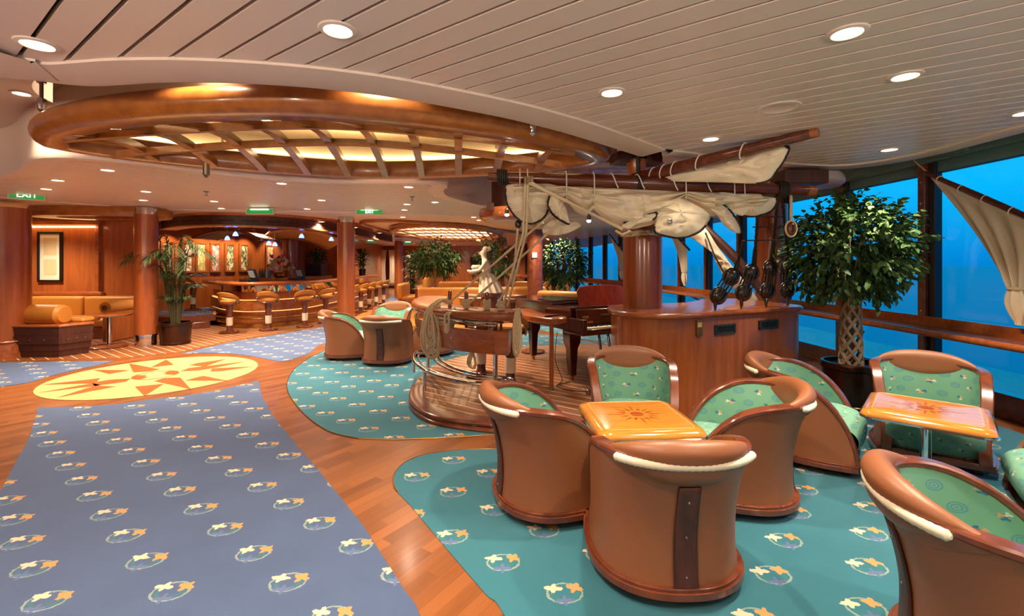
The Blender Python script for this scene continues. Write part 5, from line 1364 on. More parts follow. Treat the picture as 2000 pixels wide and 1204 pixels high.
bsec([(-0.215, 0.9), (-0.2, 0.9), (-0.2, 1.06), (-0.215, 1.06)]).build('mirror_band', M['mirror'], bar)
bpn = bsec([(-0.215, 0.42), (-0.16, 0.42), (-0.16, 0.68), (-0.215, 0.68)]).build('bolted_panel', M['cherry_h'], bar)
mb = MB()
for i in range(2, len(BC) - 1, 2):
    for z in (0.47, 0.63): mb.sphere(BC[i] - BN[i] * 0.157 + Vector((0, 0, z)), 0.012, 8)
mb.build('bolt_head', M['steel'], bpn)
for z in (0.405, 0.695): MB().tube([p - n * 0.2 + Vector((0, 0, z)) for p, n in zip(BC, BN)], 0.009, 6).build('light_strip', M['barglow'], bar)
bsec([(-0.22, 0.0), (-0.05, 0.0), (-0.05, 0.1), (-0.22, 0.12)]).build('kick_plate', M['brass'], bar)
MB().tube([p + n * 0.02 + Vector((0, 0, 0.25)) for p, n in zip(BC, BN)], 0.025, 10).build('foot_rail', M['brass'], bar)
for i in range(4, len(BC), 9): MB().tube([BC[i] + BN[i] * 0.02 + Vector((0, 0, 0.25)), BC[i] - BN[i] * 0.21 + Vector((0, 0, 0.25))], 0.014, 8).build('rail_bracket', M['brass'], bar)
# back counter
bk_ = thing('back_bar', 'low wooden back counter inside the curved bar', 'counter'); mb = MB(); mb.prism([(-7.8, 13.4), (-6.6, 13.0), (-6.3, 14.2), (-6.35, 16.3), (-6.95, 16.3), (-6.98, 14.4)], 0, 1.2); mb.build('body', M['cherry'], bk_, smooth=False, bevel=0.02)
for i, (u, v, Yd, lab) in enumerate(((487, 531, 11.75, 'black till screen on the bar left of the flowers'), (580, 530, 12.9, 'black till screen on the bar right of the flowers'))):
    p = D(u, 545, Yd); p.z = 1.16; t = thing('till_terminal', lab, 'till', p, R(-30), 'bar tills')
    MB().box((0, 0, 0.03), (0.4, 0.3, 0.06)).build('base', M['blackplastic'], t, smooth=False, bevel=0.01)
    Rm = Matrix.Rotation(R(20), 3, 'X') 
    MB().box((0.1, 0.03, 0.19), (0.3, 0.06, 0.26), R=Rm).build('screen_case', M['blackplastic'], t, smooth=False, bevel=0.01)
    MB().box((0.1, -0.005, 0.192), (0.24, 0.005, 0.19), R=Rm).build('screen', M['screen'] if 'screen' in M else M['steel'], t, smooth=False)
mbt = [plain('bottle glass %d' % i, c_, 0.1) for i, c_ in enumerate(('2f5a78', '6b3a1c', '3c5a34', 'd8d2c0', '51657a'))]
for i in range(5):
    o = MB().lathe([(0.036, 0), (0.038, 0.01), (0.038, 0.16), (0.014, 0.21), (0.013, 0.27), (0.0, 0.27)], n=16).build('bottle', mbt[i], loc=(-7.45 + 0.09 * i, 13.62 - 0.04 * i, 1.201))
    tag(o, 'small bottle on the back counter between the till and the flowers', 'bottle', 'bottles on the back counter')
# flowers
fl = thing('flower_arrangement', 'tropical red and white flower arrangement on the back counter', 'flowers', (-6.95, 13.75, 1.2))
MB().lathe([(0.1, 0), (0.15, 0.05), (0.16, 0.12), (0.12, 0.16)], n=20).build('bowl', M['brass'], fl)
M['petal_red'] = plain('red petals', 'b8304a', 0.6); M['petal_pink'] = plain('pale pink petals', 'f0cfc4', 0.6); M['petal_green'] = plain('pale green buds', 'b7b465', 0.6)
rnd = random.Random(5)
for nm, mt, cnt in (('red_flower', 'petal_red', 14), ('pink_flower', 'petal_pink', 16), ('green_bud', 'petal_green', 14)):
    for i in range(cnt):
        mb = MB(); a = rnd.uniform(0, 2 * PI); e_ = rnd.uniform(0.2, 1.4); rr = rnd.uniform(0.25, 0.5)
        c_ = Vector((rr * math.cos(a) * math.cos(e_), rr * math.sin(a) * math.cos(e_), 0.15 + rr * 1.2 * math.sin(e_)))
        for k in range(4): mb.sphere(c_ + Vector((rnd.uniform(-.03, .03), rnd.uniform(-.03, .03), rnd.uniform(-.03, .03))), (0.03, 0.022, 0.04), 8)
        mb.build(nm, M[mt], fl)

# ---------------------------------------------------------------- plants
def leafblade(mb, base, d, up, L, W, droop=0.25, seg=4):
    d = d.normalized(); side = d.cross(up)
    side = side.normalized() if side.length > 1e-3 else Vector((1, 0, 0)); nrm = side.cross(d)
    o = len(mb.v)
    for i in range(seg + 1):
        f = i / seg; w_ = W * (math.sin(PI * (0.12 + 0.88 * f) ** 0.8) if f < 1 else 0.02); c_ = base + d * L * f - Vector((0, 0, droop * L * f * f))
        mb.v += [tuple(c_ - side * w_ / 2 + nrm * w_ * 0.15), tuple(c_), tuple(c_ + side * w_ / 2 + nrm * w_ * 0.15)]
    for i in range(seg):
        a = o + i * 3
        for q in ((a, a + 1, a + 4, a + 3), (a + 1, a + 2, a + 5, a + 4)): mb.f.append(list(q)); mb.m.append(mb.cur)
def crown(mb, c, rad, n, L, W, rnd, seg=3, droop=0.3):
    """leaves gathered on small sprays, so that gaps and clumps show"""
    k = 0
    while k < n:
        v = Vector((rnd.gauss(0, 1), rnd.gauss(0, 1), rnd.gauss(0, 1))).normalized()
        if v.z < -0.93: continue
        f = 0.3 + 0.7 * rnd.random() ** 0.45
        lump = 1 + 0.2 * noise.noise(v * 2.1 + c) + 0.14 * noise.noise(v * 5 + c)
        p = c + Vector((v.x * rad[0], v.y * rad[1], v.z * rad[2])) * f * lump
        out = (v + Vector((rnd.uniform(-.5, .5), rnd.uniform(-.5, .5), rnd.uniform(-.6, .3)))).normalized()
        for q in range(rnd.randint(5, 9)):
            d = (out + Vector((rnd.uniform(-1, 1), rnd.uniform(-1, 1), rnd.uniform(-.9, .5)))).normalized()
            leafblade(mb, p + out * (q - 3) * L * 0.35, d, Vector((rnd.uniform(-.8, .8), rnd.uniform(-.8, .8), 1)).normalized(), L * rnd.uniform(.65, 1.2), W * rnd.uniform(.8, 1.2), droop, seg); k += 1
def pot(t, r, h, mat='pot', soil=True):
    MB().lathe([(r * 0.88, 0), (r * 0.93, 0.015), (r * 0.93, h * 0.1), (r * 0.9, h * 0.12), (r * 0.97, h * 0.85), (r * 1.02, h * 0.87), (r * 1.04, h * 0.93), (r, h), (r * 0.9, h), (r * 0.9, h - 0.04)], n=40).build('pot', M[mat], t)
    if soil: MB().lathe([(0, h - 0.045), (r * 0.5, h - 0.04), (r * 0.9, h - 0.05)], n=30).build('mulch', M['soil'], t)
def ficus(name, label, loc_, pr_, ph, trunk_top, cc_, rad, n, L, W, seed, braided=True, group=None):
    t = thing(name, label, 'potted tree', loc_, 0, group); rnd = random.Random(seed)
    pot(t, pr_, ph)
    mb = MB(); h0 = ph - 0.06
    if braided:
        for s in range(6):
            for sg in (1, -1):
                if s % 2 and sg < 0 and False: continue
                pts = []
                for k in range(25):
                    f = k / 24; a = s * PI / 3 + sg * f * PI * 1.6; r = 0.105 - 0.02 * f
                    pts.append((r * math.cos(a), r * math.sin(a), h0 + (trunk_top - h0) * f))
                mb.tube(pts, [0.02 - 0.005 * k / 24 for k in range(25)], 7)
    else:
        mb.tube(smooth_path([(0, 0, h0), (0.02, 0.01, (h0 + trunk_top) / 2), (0, 0, trunk_top)], 5), 0.045, 10)
    for k in range(16):
        a = rnd.uniform(0, 2 * PI); v = Vector((math.cos(a), math.sin(a), rnd.uniform(0.1, 1.2))).normalized()
        e_ = Vector(cc_) + Vector((v.x * rad[0], v.y * rad[1], v.z * rad[2])) * 0.75
        mb.tube(smooth_path([(0.03 * math.cos(a), 0.03 * math.sin(a), trunk_top - 0.06), Vector((0, 0, trunk_top)).lerp(e_, .4) + Vector((0, 0, 0.05)), e_], 4), [0.012 - 0.0011 * q for q in range(9)], 6)
    mb.build('trunk', M['bark'], t)
    mb = MB(); crown(mb, Vector(cc_), rad, n, L, W, rnd); mb.build('foliage', M['leaf'], t, angle=180)
    return t
FX_ = P(1662, 795)
ficus('ficus_tree', 'round crowned ficus with braided trunk in a bronze pot by the windows', (FX_.x, FX_.y, 0.0), 0.29, 0.52, 1.25, (0.02, 0, 1.80), (0.64, 0.64, 0.60), 6800, 0.066, 0.05, 3)
ficus('ficus_tree', 'dark ficus standing behind the light parquet and the chairs', (-2.55, 15.2, 0), 0.3, 0.45, 1.1, (0, 0, 1.76), (0.76, 0.76, 0.52), 2400, 0.14, 0.06, 4, False)
ficus('ficus_tree', 'ficus with pale leaves right of the white figurehead', (-0.62, 16.2, 0), 0.3, 0.45, 1.0, (0, 0, 1.7), (0.65, 0.65, 0.8), 1300, 0.13, 0.06, 6, False)
ficus('ficus_tree', 'full ficus between the piano lid and the distant windows', (1.75, 15.6, 0), 0.3, 0.45, 0.9, (0, 0, 1.58), (0.8, 0.8, 0.78), 2600, 0.14, 0.065, 5, False)
def strap_plant(name, label, loc_, pr_, ph, n, hgt, L, W, seed, box=False, group=None):
    t = thing(name, label, 'potted plant', loc_, 0, group); rnd = random.Random(seed)
    if box:
        MB().box((0, 0, ph / 2), (pr_ * 2, pr_ * 2, ph)).build('planter', M['blackplastic'], t, smooth=False, bevel=0.01)
    else: pot(t, pr_, ph)
    mb = MB()
    for k in range(5): mb.tube([(0.05 * math.cos(k * 1.3), 0.05 * math.sin(k * 1.3), ph - 0.06), (0.09 * math.cos(k * 1.3), 0.09 * math.sin(k * 1.3), ph + hgt * rnd.uniform(.6, .95))], 0.015, 6)
    mb.build('stem', M['stem'], t)
    mb = MB()
    for i in range(n):
        a = rnd.uniform(0, 2 * PI); z = ph + hgt * rnd.uniform(0.02, 1); v = Vector((math.cos(a), math.sin(a), rnd.uniform(0.2, 1.3)))
        leafblade(mb, Vector((0.08 * math.cos(a), 0.08 * math.sin(a), z)), v, Vector((0, 0, 1)), L * rnd.uniform(.7, 1.2), W, 0.55, 5)
    mb.build('foliage', M['leaf_palm'], t, angle=180)
    return t
strap_plant('dracaena', 'bushy dracaena in a dark planter right of the aisle column', (-3.9, 18.0, 0), 0.22, 0.5, 230, 1.35, 0.4, 0.07, 7)
strap_plant('dracaena', 'dark strap leaved plant just right of the dark red column', (-5.72, 17.6, 1.161), 0.13, 0.25, 120, 0.7, 0.4, 0.06, 8)
strap_plant('dracaena', 'strap leaved plant in a black planter box on the back bar', (-6.66, 15.7, 1.2), 0.26, 0.42, 110, 0.42, 0.42, 0.07, 9, True)
gl_ = MB().box((0, 0, 0.5), (0.54, 0.54, 0.14)).build('glass_collar', M['glass'], [o for o in bpy.data.objects if o.name.startswith('dracaena') and o.location.y == 15.7 or (o.name.startswith('dracaena') and abs(o.location.y - 15.7) < 1e-3)][0], smooth=False)
def palm():
    t = thing('potted_palm', 'tall feathery palm in a bronze pot beside the dark column', 'potted palm', (*v2(P(343, 672)), 0.003)); rnd = random.Random(2)
    pot(t, 0.285, 0.44)
    mb = MB(); ml = MB()
    fr = []
    for k in range(18):
        a = 2 * PI * k * 0.382; hgt = rnd.choice([0.5, 0.7, 0.9, 1.1, 1.25]); reach = rnd.uniform(.22, .45)
        c_, s_ = math.cos(a), math.sin(a)
        fr.append((Vector((0.07 * c_, 0.07 * s_, 0.4)), Vector((reach * .5 * c_, reach * .5 * s_, 0.4 + hgt)), Vector((reach * c_, reach * s_, 0.4 + hgt * 1.12)), 0.38))
    for ex, ey, ez in ((-.86, -.15, 1.80), (.62, -.12, 1.92), (-.7, -.35, 1.70), (-.5, .3, 1.86), (.28, -.45, 1.84), (-.22, -.5, 1.72), (.5, .3, 1.8), (.42, -.3, 1.55), (-.05, .4, 1.95), (-.4, -.1, 2.0), (.25, .1, 2.02)):
        fr.append((Vector((ex * .08, ey * .08, .4)), Vector((ex * .42, ey * .42, ez + 0.16)), Vector((ex, ey, ez)), 0.5))
    for b0, top, end, st_ in fr:
        path = smooth_path([b0, b0.lerp(top, .55) + Vector((0, 0, 0.08)), top, end], 7); n_ = len(path)
        mb.tube(path, [0.011 - 0.008 * i / n_ for i in range(n_)], 6)
        for i in range(int(n_ * st_), n_):
            tg = (path[min(i + 1, n_ - 1)] - path[i - 1]).normalized(); sd = tg.cross(Vector((0, 0, 1))).normalized()
            for sg in (1, -1):
                for q in (0, .5):
                    pp = path[i] + tg * q * 0.05
                    leafblade(ml, pp, sd * sg + tg * rnd.uniform(.5, 1.1) + Vector((0, 0, rnd.uniform(-.1, .2))), Vector((0, 0, 1)), rnd.uniform(.18, .3), 0.017, 0.45, 4)
    mb.build('stem', M['stem'], t); ml.build('fronds', M['leaf_palm'], t, angle=180)
palm()

# ---------------------------------------------------------------- bar wall pictures, canopies, pendants
pal = [['e9dcc0', 'c8b890', '5d6f58', '2f3a3a', 'd9b46a'], ['efe3c8', 'd8a3a0', 'e0c072', '8a6a8c', 'f4efdf'], ['ece0b8', 'c9c07a', '9aa35c', 'e2a070', 'f5ecd2'], ['ece0d2', 'd9a9ae', 'b78a9a', '5f7358', 'e8d6b4'], ['e6dcc2', '7f8f6a', '44504a', 'c9b080', 'efe6cf']]
a0, a1 = Vector((-10.7, 10.9, 0)), Vector((-7.6, 17.1, 0)); wt = (a1 - a0).normalized(); wn_ = Vector((wt.y, -wt.x, 0)); wa = math.atan2(wt.y, wt.x)
for i, (u, lab) in enumerate(((322, 'framed tall abstract picture half hidden by the palm stem'), (362, 'framed tall abstract picture behind the palm top'), (389, 'first fully lit framed picture right of the palm'), (416.5, 'second lit framed picture right of the palm, white and pink'), (444.5, 'third lit framed picture right of the palm, yellow green'), (472, 'fourth lit framed picture right of the palm, pale pink'), (523, 'lit framed picture right of the pillar behind the bar'))):
    s = (u - 1000) / FPX; f = (a0.x - s * a0.y) / (s * (a1 - a0).y - (a1 - a0).x); p = a0.lerp(a1, f) + wn_ * 0.12
    if u == 322: pass
    t = thing('framed_picture', lab, 'picture', (p.x, p.y, 1.80), wa, 'lit pictures on the bar wall')
    W_, H_ = 0.33, 0.84
    mb = MB()
    for x, z, a, b2 in ((0, H_ / 2, W_, 0.06), (0, -H_ / 2, W_, 0.06), (W_ / 2 - .03, 0, 0.06, H_), (-W_ / 2 + .03, 0, 0.06, H_)): mb.box((x, 0, z), (a, 0.05, b2))
    mb.build('frame', M['cherry_h'], t, smooth=False, bevel=0.008)
    MB().box((0, 0.01, 0), (W_ - 0.09, 0.02, H_ - 0.06)).build('canvas', art_mat('abstract art %d' % i, i * 1.37 + 1, pal[i % 5]), t, smooth=False)
    l = bpy.data.lights.new('picture_beam', 'SPOT'); l.energy = 60; l.spot_size = R(75); l.spot_blend = 0.7; l.color = (1, .72, .42); l.shadow_soft_size = 0.03
    o = bpy.data.objects.new('picture_beam', l); COL.objects.link(o); o.parent = t; o.location = (0, -0.45, 0.85); o.rotation_euler = (R(28), 0, 0)
    MB().lathe([(0.0, 0.0), (0.035, 0.0), (0.04, 0.02), (0.04, 0.06)], (0, -0.45, 0.87), 14).build('spot_lamp', M['ceil_trim'], t)
lp = thing('framed_document', 'tall black framed cream document on the lounge wall', 'picture', (-10.55 * 1.0, 10.72, 1.78))
lp.location = ((96 - 1000) / 900 * 10.7, 10.72, CAM_H - (502 - HOR) / 900 * 10.7)
mb = MB()
for x, z, a, b2 in ((0, .56, .57, .05), (0, -.56, .57, .05), (.26, 0, .05, 1.12), (-.26, 0, .05, 1.12)): mb.box((x, 0, z), (a, 0.05, b2))
mb.build('frame', M['blackplastic'], lp, smooth=False, bevel=0.006); MB().box((0, 0.01, 0), (0.5, 0.02, 1.1)).build('paper', M['paper'], lp, smooth=False)
mb = MB(); mb.box((0, -0.002, 0.24), (0.3, 0.004, 0.4)); mb.box((0, -0.002, -0.24), (0.3, 0.004, 0.36)); mb.build('faded_print', plain('faded print', 'cbb88f', 0.8, var=0.15, scale=50), lp, smooth=False)
pk = MB().box((-11.2, 10.6, 2.47), (3.2, 0.05, 0.03)).build('picture_light', M['sconce']); tag(pk, 'warm light strip above the framed document', 'light strip')

fas_ = thing('bar_valance', 'dark curved valance with slots over the bar', 'valance')
VC = smooth_path([(-8.6, 11.3, 0), (-7.4, 10.35, 0), (-6.3, 10.15, 0), (-5.35, 10.7, 0), (-4.85, 11.7, 0), (-4.75, 13.2, 0), (-4.8, 18.5, 0)], 7)
VT = [(VC[min(i + 1, len(VC) - 1)] - VC[max(i - 1, 0)]).normalized() for i in range(len(VC))]; VN = [Vector((t.y, -t.x, 0)) for t in VT]
sect([(-0.1, 2.48), (0.0, 2.48), (0.0, 2.68), (-0.1, 2.68)], 0, None, VC, VN).build('band', M['darkwood'], fas_, angle=40)
sect([(-0.3, 2.45), (0.06, 2.45), (0.06, 2.48), (-0.3, 2.48)], 0, None, VC, VN).build('lower_rim', M['teak'], fas_, angle=40)
for i in range(4, len(VC) - 4, 3):
    MB().beam(VC[i] + VN[i] * 0.003 + Vector((0, 0, 2.58)), VC[i + 2] * 1.0 + VN[i + 2] * 0.003 + Vector((0, 0, 2.58)), 0.012, 0.02).build('air_slot', M['black'], fas_, smooth=False)
def canopy(label, p0, p1, width, sag, mat, zs):
    p0, p1 = Vector(p0), Vector(p1); t = thing('canopy_panel', label, 'canopy', (p0 + p1) / 2, 0, 'curved canopy panels over the bar'); c_ = (p0 + p1) / 2
    sd = (p1 - p0).cross(Vector((0, 0, 1))).normalized()
    f = lambda u, v: p0.lerp(p1, u) + Vector((0, 0, sag * math.sin(PI * u))) - sd * width * (v - 0.5) + Vector((0, 0, zs * (v - 0.5))) - c_
    MB().grid(f, 24, 4).build('panel', M[mat], t, solid=0.03)
    for v in (0, 1): MB().tube([f(i / 24, v) for i in range(25)], 0.03, 6).build('edge_rib', M['rim'], t)
    for u in (0.25, 0.75): MB().cyl(f(u, .5), f(u, .5) + Vector((0, 0, 2.68 - c_.z - f(u, .5).z)), 0.008).build('hanging_rod', M['steel'], t)
canopy('brown curved canopy panel above the left of the bar', D(400, 467, 12.6), D(530, 470, 12.6), 1.0, 0.22, 'darkwood', 0.0)
canopy('tan curved canopy panel above the right of the bar', D(515, 462, 13.2), D(655, 480, 14.6), 1.3, 0.2, 'canvas_tan', -0.25)
canopy('small tan canopy panel beside the dark red column', D(612, 474, 16.8), D(690, 480, 16.8), 1.2, 0.2, 'canvas_tan', -0.3)
for i, (u, v, Y) in enumerate(((444, 465, 11.9), (460, 457, 11.2), (525, 475, 12.3), (537, 477, 12.8), (589, 461, 11.9), (647, 467, 13.0))):
    p = D(u, v, Y); t = thing('pendant_lamp', 'small blue glass pendant lamp over the bar', 'lamp', p, 0, 'blue pendants over the bar')
    MB().lathe([(0.065, -0.05), (0.05, 0.0), (0.022, 0.05)], n=16).build('glass_shade', M['bluelamp'], t); MB().cyl((0, 0, 0.05), (0, 0, 2.68 - p.z), 0.006).build('stem', M['steel'], t)

# ---------------------------------------------------------------- corner sofa and round table
so = thing('corner_sofa', 'ochre leather corner sofa with dark planked end against the lounge wall', 'sofa')
def rbox(c_, s_, nm, mt, rz=0, bv=0.06, par=so): return MB().box(c_, s_, rz).build(nm, M[mt], par, bevel=bv)
for i, (x0, x1) in enumerate(((-12.6, -10.95), (-10.95, -9.75), (-9.75, -8.55))):
    rbox(((x0 + x1) / 2, 10.58, 0.62), (x1 - x0 - 0.01, 0.22, 0.52), 'back_cushion', 'leather_tan'); rbox(((x0 + x1) / 2, 10.2, 0.34), (x1 - x0 - 0.01, 0.6, 0.2), 'seat_cushion', 'leather_tan')
MB().box((-10.55, 10.35, 0.13), (4.0, 0.9, 0.24)).build('base', M['rim'], so, smooth=False)
hull = [(-8.8, 7.9), (-7.8, 7.93), (-7.6, 8.38), (-8.2, 8.8), (-8.85, 8.85)]
hc = Vector((-8.25, 8.4))
def lev(f, z): return [(hc.x + (x - hc.x) * f, hc.y + (y - hc.y) * f, z) for x, y in hull]
n = len(hull); mb = MB(); ls = []
for f, z in ((0.84, 0), (0.88, 0.12), (0.9, 0.12), (0.93, 0.24), (0.965, 0.24), (0.985, 0.38), (0.96, 0.38), (0.99, 0.53)): ls.append(lev(f, z))
mb.add([p for r in ls for p in r], [(j * n + i, j * n + (i + 1) % n, (j + 1) * n + (i + 1) % n, (j + 1) * n + i) for j in range(len(ls) - 1) for i in range(n)] + [tuple(range(n))[::-1], tuple((len(ls) - 1) * n + i for i in range(n))])
mb.build('planked_end', M['darkwood'], so, smooth=False)
mb = MB(); mb.prism([v2(p) for p in lev(1.02, 0)], 0.53, 0.57); mb.build('end_rail', M['cherry_h'], so, bevel=0.015)
mb = MB()
for (x0, y0), (x1, y1) in ((hull[0], hull[1]), (hull[1], hull[2])):
    for k in range(1, 4):
        f = k / 4; p = Vector((x0 + (x1 - x0) * f, y0 + (y1 - y0) * f)); p = hc + (p - hc) * 0.985; mb.sphere((p.x, p.y, 0.31), 0.013, 8)
mb.build('bolt_head', M['steel'], so)
MB().tube([(-8.8, 8.25, 0.72), (-8.75, 8.25, 0.72), (-8.02, 8.22, 0.72), (-7.97, 8.22, 0.72)], [0.14, 0.18, 0.18, 0.14], 20).build('end_bolster', M['leather_tan'], so)
rbox((-8.38, 8.24, 0.64), (0.8, 0.3, 0.16), 'bolster_base', 'leather_tan'); rbox((-8.25, 8.58, 0.6), (0.9, 0.4, 0.1), 'seat_cushion', 'leather_tan')
rbox((-10.2, 8.9, 0.3), (0.3, 0.3, 0.3), 'seat_cushion', 'leather_tan') if False else None
ar = MB(); ar.box((-8.35, 9.95, 0.32), (0.16, 0.95, 0.62)); ar.build('arm_panel', M['cherry'], so, smooth=False, bevel=0.02)
mb = MB(); mb.tube([(-8.35, 9.46, 0.72), (-8.35, 10.45, 0.72)], 0.12, 18); mb.build('arm_roll', M['leather_tan'], so)
ab = MB().lathe([(0.05, 0), (0.05, 0.02), (0, 0.025)], n=14).build('arm_button', M['rim'], so); ab.location = (-8.35, 9.455, 0.72); ab.rotation_euler = (PI / 2, 0, 0)
rt = thing('round_table', 'round wooden table on a chrome pillar beside the corner sofa', 'table', (-7.85, 8.98, 0.003))
MB().lathe([(0, 0.61), (0.36, 0.61), (0.375, 0.62), (0.375, 0.64), (0.36, 0.65), (0, 0.65)], n=40).build('table_top', M['cherry_h'], rt); MB().lathe([(0.374, 0.607), (0.38, 0.612), (0.38, 0.62), (0.374, 0.625)], n=40).build('metal_edge', M['chrome'], rt)
MB().lathe([(0.04, 0.03), (0.04, 0.61)], n=20).build('pillar', M['chrome'], rt); MB().lathe([(0.3, 0), (0.31, 0.02), (0.28, 0.04), (0.05, 0.05)], n=36).build('base', M['rim'], rt)

# fill lamps added out of view, to light the ceiling and near chairs
for i, x in enumerate((-6.0, -2.5, 1.0, 4.0)):
    t = thing('fill_lamp', 'unseen plaster bowl fill lamp added behind the viewpoint', 'lamp', (x, -1.58, 1.9), 0, 'added fill lamps behind the viewpoint')
    MB().lathe([(0.03, -0.12), (0.1, -0.08), (0.16, 0.0), (0.17, 0.03), (0.155, 0.03), (0.09, -0.06), (0.0, -0.09)], n=28).build('bowl', M['white_plaster'], t)
    MB().sphere((0, 0.0, 0.0), 0.03, 10).build('bulb', M['lamp'], t)
    o = spot(t, (0, 0.02, 0.06), (330, 330, 240, 150)[i], 165, (1, .84, .66), 0.6, 0.08); o.rotation_euler = (R(150), 0, 0)
# ---------------------------------------------------------------- distant booths, statue, curtains
def booth(loc_, rz, w_, label):
    t = thing('booth_sofa', label, 'sofa', loc_, rz, 'distant ochre booths')
    MB().box((0, 0, 0.16), (w_, 0.8, 0.32)).build('base', M['rim'], t, smooth=False, bevel=0.02); MB().box((0, -0.05, 0.39), (w_ - .06, 0.66, 0.16)).build('seat', M['leather_tan'], t, bevel=0.05)
    MB().box((0, 0.3, 0.62), (w_, 0.22, 0.56)).build('backrest', M['leather_tan'], t, bevel=0.08)
    return t
for x, y, a, w_, lab in ((-1.7, 14.0, 180, 2.2, 'long ochre booth back behind the pin rail, seen from behind'), (-1.9, 17.6, 0, 1.9, 'ochre booth beyond the dark ficus'), (-3.6, 16.6, 90, 1.2, 'ochre booth end beside the dracaena planter'), (0.35, 14.4, 180, 1.4, 'ochre booth seen between the ropes'), (1.2, 17.8, 0, 2.2, 'ochre booth in front of the distant windows'), (-4.6, 23.5, -90, 1.8, 'wooden ended booth beyond the aisle column'), (1.5, 12.2, 150, 1.5, 'ochre booth showing above the piano lid')):
    booth((x, y, 0.006), R(a), w_, lab)
ct = thing('booth_table', 'dark wood table with white papers beside the dracaena', 'table', (-2.9, 16.0, 0.006)); MB().box((0, 0, 0.38), (0.8, 0.7, 0.7)).build('body', M['rim'], ct, smooth=False, bevel=0.02); MB().box((0, 0, 0.745), (0.95, 0.85, 0.03)).build('table_top', M['cherry_h'], ct, smooth=False, bevel=0.01)
mb = MB(); mb.box((-0.2, -.1, .765), (.3, .25, .01), .3); mb.box((.2, .1, .765), (.3, .2, .01), -.2); tag(mb.build('paper_sheet', M['white_plaster'], smooth=False, loc=(-2.9, 16.0, 0.006)), 'white papers lying on the dark booth table', 'paper')
st = thing('figurehead_statue', 'white carved woman figurehead leaning forward with a bowl', 'statue', (-0.48, 8.75, 0.1), 0)
pd = thing('statue_pedestal', 'round wooden pedestal under the white figurehead', 'pedestal', (-0.42, 8.75, 0.006)); MB().lathe([(0.24, 0), (0.24, 0.08), (0.18, 0.1), (0.17, 0.98), (0.22, 1.0), (0.22, 1.06)], n=30).build('body', M['rim'], pd)
jt = [((0.1, 0, 1.02), .15), ((0.0, 0, 1.2), .13), ((-0.02, 0, 1.32), .085), ((0.0, 0, 1.45), .105), ((-0.03, 0, 1.56), .08), ((-0.045, 0, 1.63), .042), ((-0.06, 0, 1.72), .07), ((-0.065, 0, 1.79), .06),
      ((-0.02, -0.12, 1.54), .045), ((-0.13, -0.13, 1.4), .036), ((-0.3, -0.08, 1.38), .026), ((-0.37, -0.06, 1.4), .02), ((-0.02, 0.12, 1.54), .045), ((-0.13, 0.13, 1.42), .036), ((-0.28, 0.07, 1.36), .026), ((-0.34, 0.05, 1.36), .02)]
ed = [(0, 1), (1, 2), (2, 3), (3, 4), (4, 5), (5, 6), (6, 7), (4, 8), (8, 9), (9, 10), (10, 11), (4, 12), (12, 13), (13, 14), (14, 15)]
me = bpy.data.meshes.new('body'); me.from_pydata([p for p, r in jt], ed, []); me.materials.append(M['white_plaster']); o = bpy.data.objects.new('body', me); COL.objects.link(o); o.parent = st
o.modifiers.new('k', 'SKIN')
for v_, (p_, r_) in zip(me.skin_vertices[0].data, jt): v_.radius = (r_, r_)
me.skin_vertices[0].data[0].use_root = True
md_ = o.modifiers.new('s', 'SUBSURF'); md_.levels = md_.render_levels = 2; me.polygons.foreach_set('use_smooth', [True] * len(me.polygons))
o.modifiers['k'].use_smooth_shade = True
mb = MB(); mb.sphere((-0.02, 0, 1.8), (0.062, 0.066, 0.06), 16); mb.sphere((0.045, 0, 1.81), (0.045, 0.045, 0.042), 12); mb.build('hair_bun', M['white_plaster'], st)
mb = MB()
for sy in (-0.028, 0.028): mb.sphere((-0.118, sy, 1.745), (0.012, 0.014, 0.009), 8)
mb.sphere((-0.132, 0, 1.725), (0.018, 0.011, 0.022), 8); mb.sphere((-0.12, 0, 1.695), (0.012, 0.02, 0.006), 8); mb.build('face_features', M['white_plaster'], st)
def skirt(u, v):
    a = 2 * PI * u; r = (0.1 + 0.13 * v ** 0.7) * (1 + 0.09 * math.cos(a * 11)); return Vector((0.0 + r * math.cos(a) + 0.09 * v, r * 0.9 * math.sin(a), 1.34 - 0.36 * v))
MB().grid(skirt, 88, 10, closeu=True).build('pleated_skirt', M['white_plaster'], st)
mb = MB(); mb.lathe([(0.02, 0), (0.07, 0.02), (0.1, 0.08), (0.095, 0.09)], (-0.2, 0, 1.38), 20)
for k in range(9): mb.sphere((-0.2 + 0.06 * math.cos(k * 0.7), 0.06 * math.sin(k * 0.7), 1.475), 0.03, 8)
mb.build('bowl_of_fruit', M['white_plaster'], st)
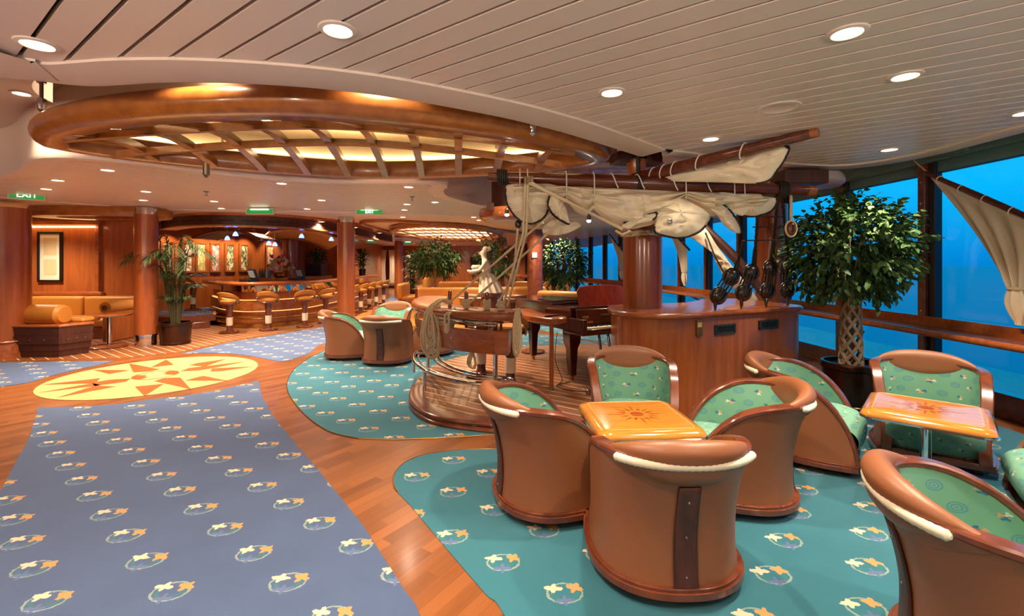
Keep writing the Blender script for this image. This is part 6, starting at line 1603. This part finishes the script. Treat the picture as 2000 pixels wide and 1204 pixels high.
for i, (u, lab) in enumerate(((748, 'pale gathered curtain at the far end of the aisle, left one'), (765, 'pale narrow curtain at the far end of the aisle, right one'))):
    p = D(u, 500, 29.6)
    def dr(s, v): return Vector(((s - .5) * (0.5 if i == 0 else 0.4) * (1 - 0.35 * math.sin(PI * v)), 0.05 * math.sin(s * 30), 2.45 - 2.3 * v))
    o = MB().grid(dr, 40, 10).build('curtain', M['canvas'], solid=0.01, loc=(p.x, p.y, 0)); tag(o, lab, 'curtain')
p = D(779, 500, 28.8); o = MB().box((0, 0, 1.3), (0.9, 0.05, 2.3)).build('light_panel', M['paper'], smooth=False, loc=(p.x - 0.4, 29.8, 0)); tag(o, 'tall pale wall panel left of the aisle column', 'wall panel')
p = D(926, 505, 25); o = MB().box((0, 0, 0), (0.9, 0.1, 0.85)).build('fireplace_screen', M['blackplastic'], smooth=False, loc=(-2.3, 30.34, 1.6)); tag(o, 'dark square screen on the far wooden wall', 'screen')

# cables on the deck under the piano
mb = MB(); mb.tube(smooth_path([(0.75, 5.95, 0.108), (0.55, 5.75, 0.11), (0.7, 5.55, 0.108), (0.95, 5.5, 0.109), (1.05, 5.65, 0.11)], 8), 0.006, 6); mb.tube(smooth_path([(0.62, 6.3, 0.7), (0.58, 6.2, 0.35), (0.66, 6.05, 0.12), (0.6, 5.8, 0.11), (0.85, 5.6, 0.109)], 8), 0.005, 6)
tag(mb.build('cable', M['blackplastic']), 'thin black cables on the deck under the piano', 'cable')
for i, (x, y) in enumerate(((0.9, 5.42), (1.0, 5.4))):
    tag(MB().lathe([(0.03, 0), (0.035, 0.02), (0.03, 0.05), (0.02, 0.06)], n=14).build('cable_box', M['brass' if i else 'steel'], loc=(x, y, 0.099)), ('brass' if i else 'steel') + ' socket on the deck beside the piano leg', 'socket')

# spots that graze the ring rim, as the photograph shows
scene.view_settings.view_transform = 'Standard'; scene.view_settings.look = 'None'; scene.view_settings.gamma = 1; scene.view_settings.use_curve_mapping = False
scene.view_settings.exposure = 0.25
scene.cycles.max_bounces = 6; scene.cycles.diffuse_bounces = 4; scene.cycles.glossy_bounces = 4; scene.cycles.transparent_max_bounces = 8; scene.cycles.sample_clamp_indirect = 4.0
scene.cycles.caustics_reflective = False; scene.cycles.caustics_refractive = False; scene.cycles.use_denoising = True
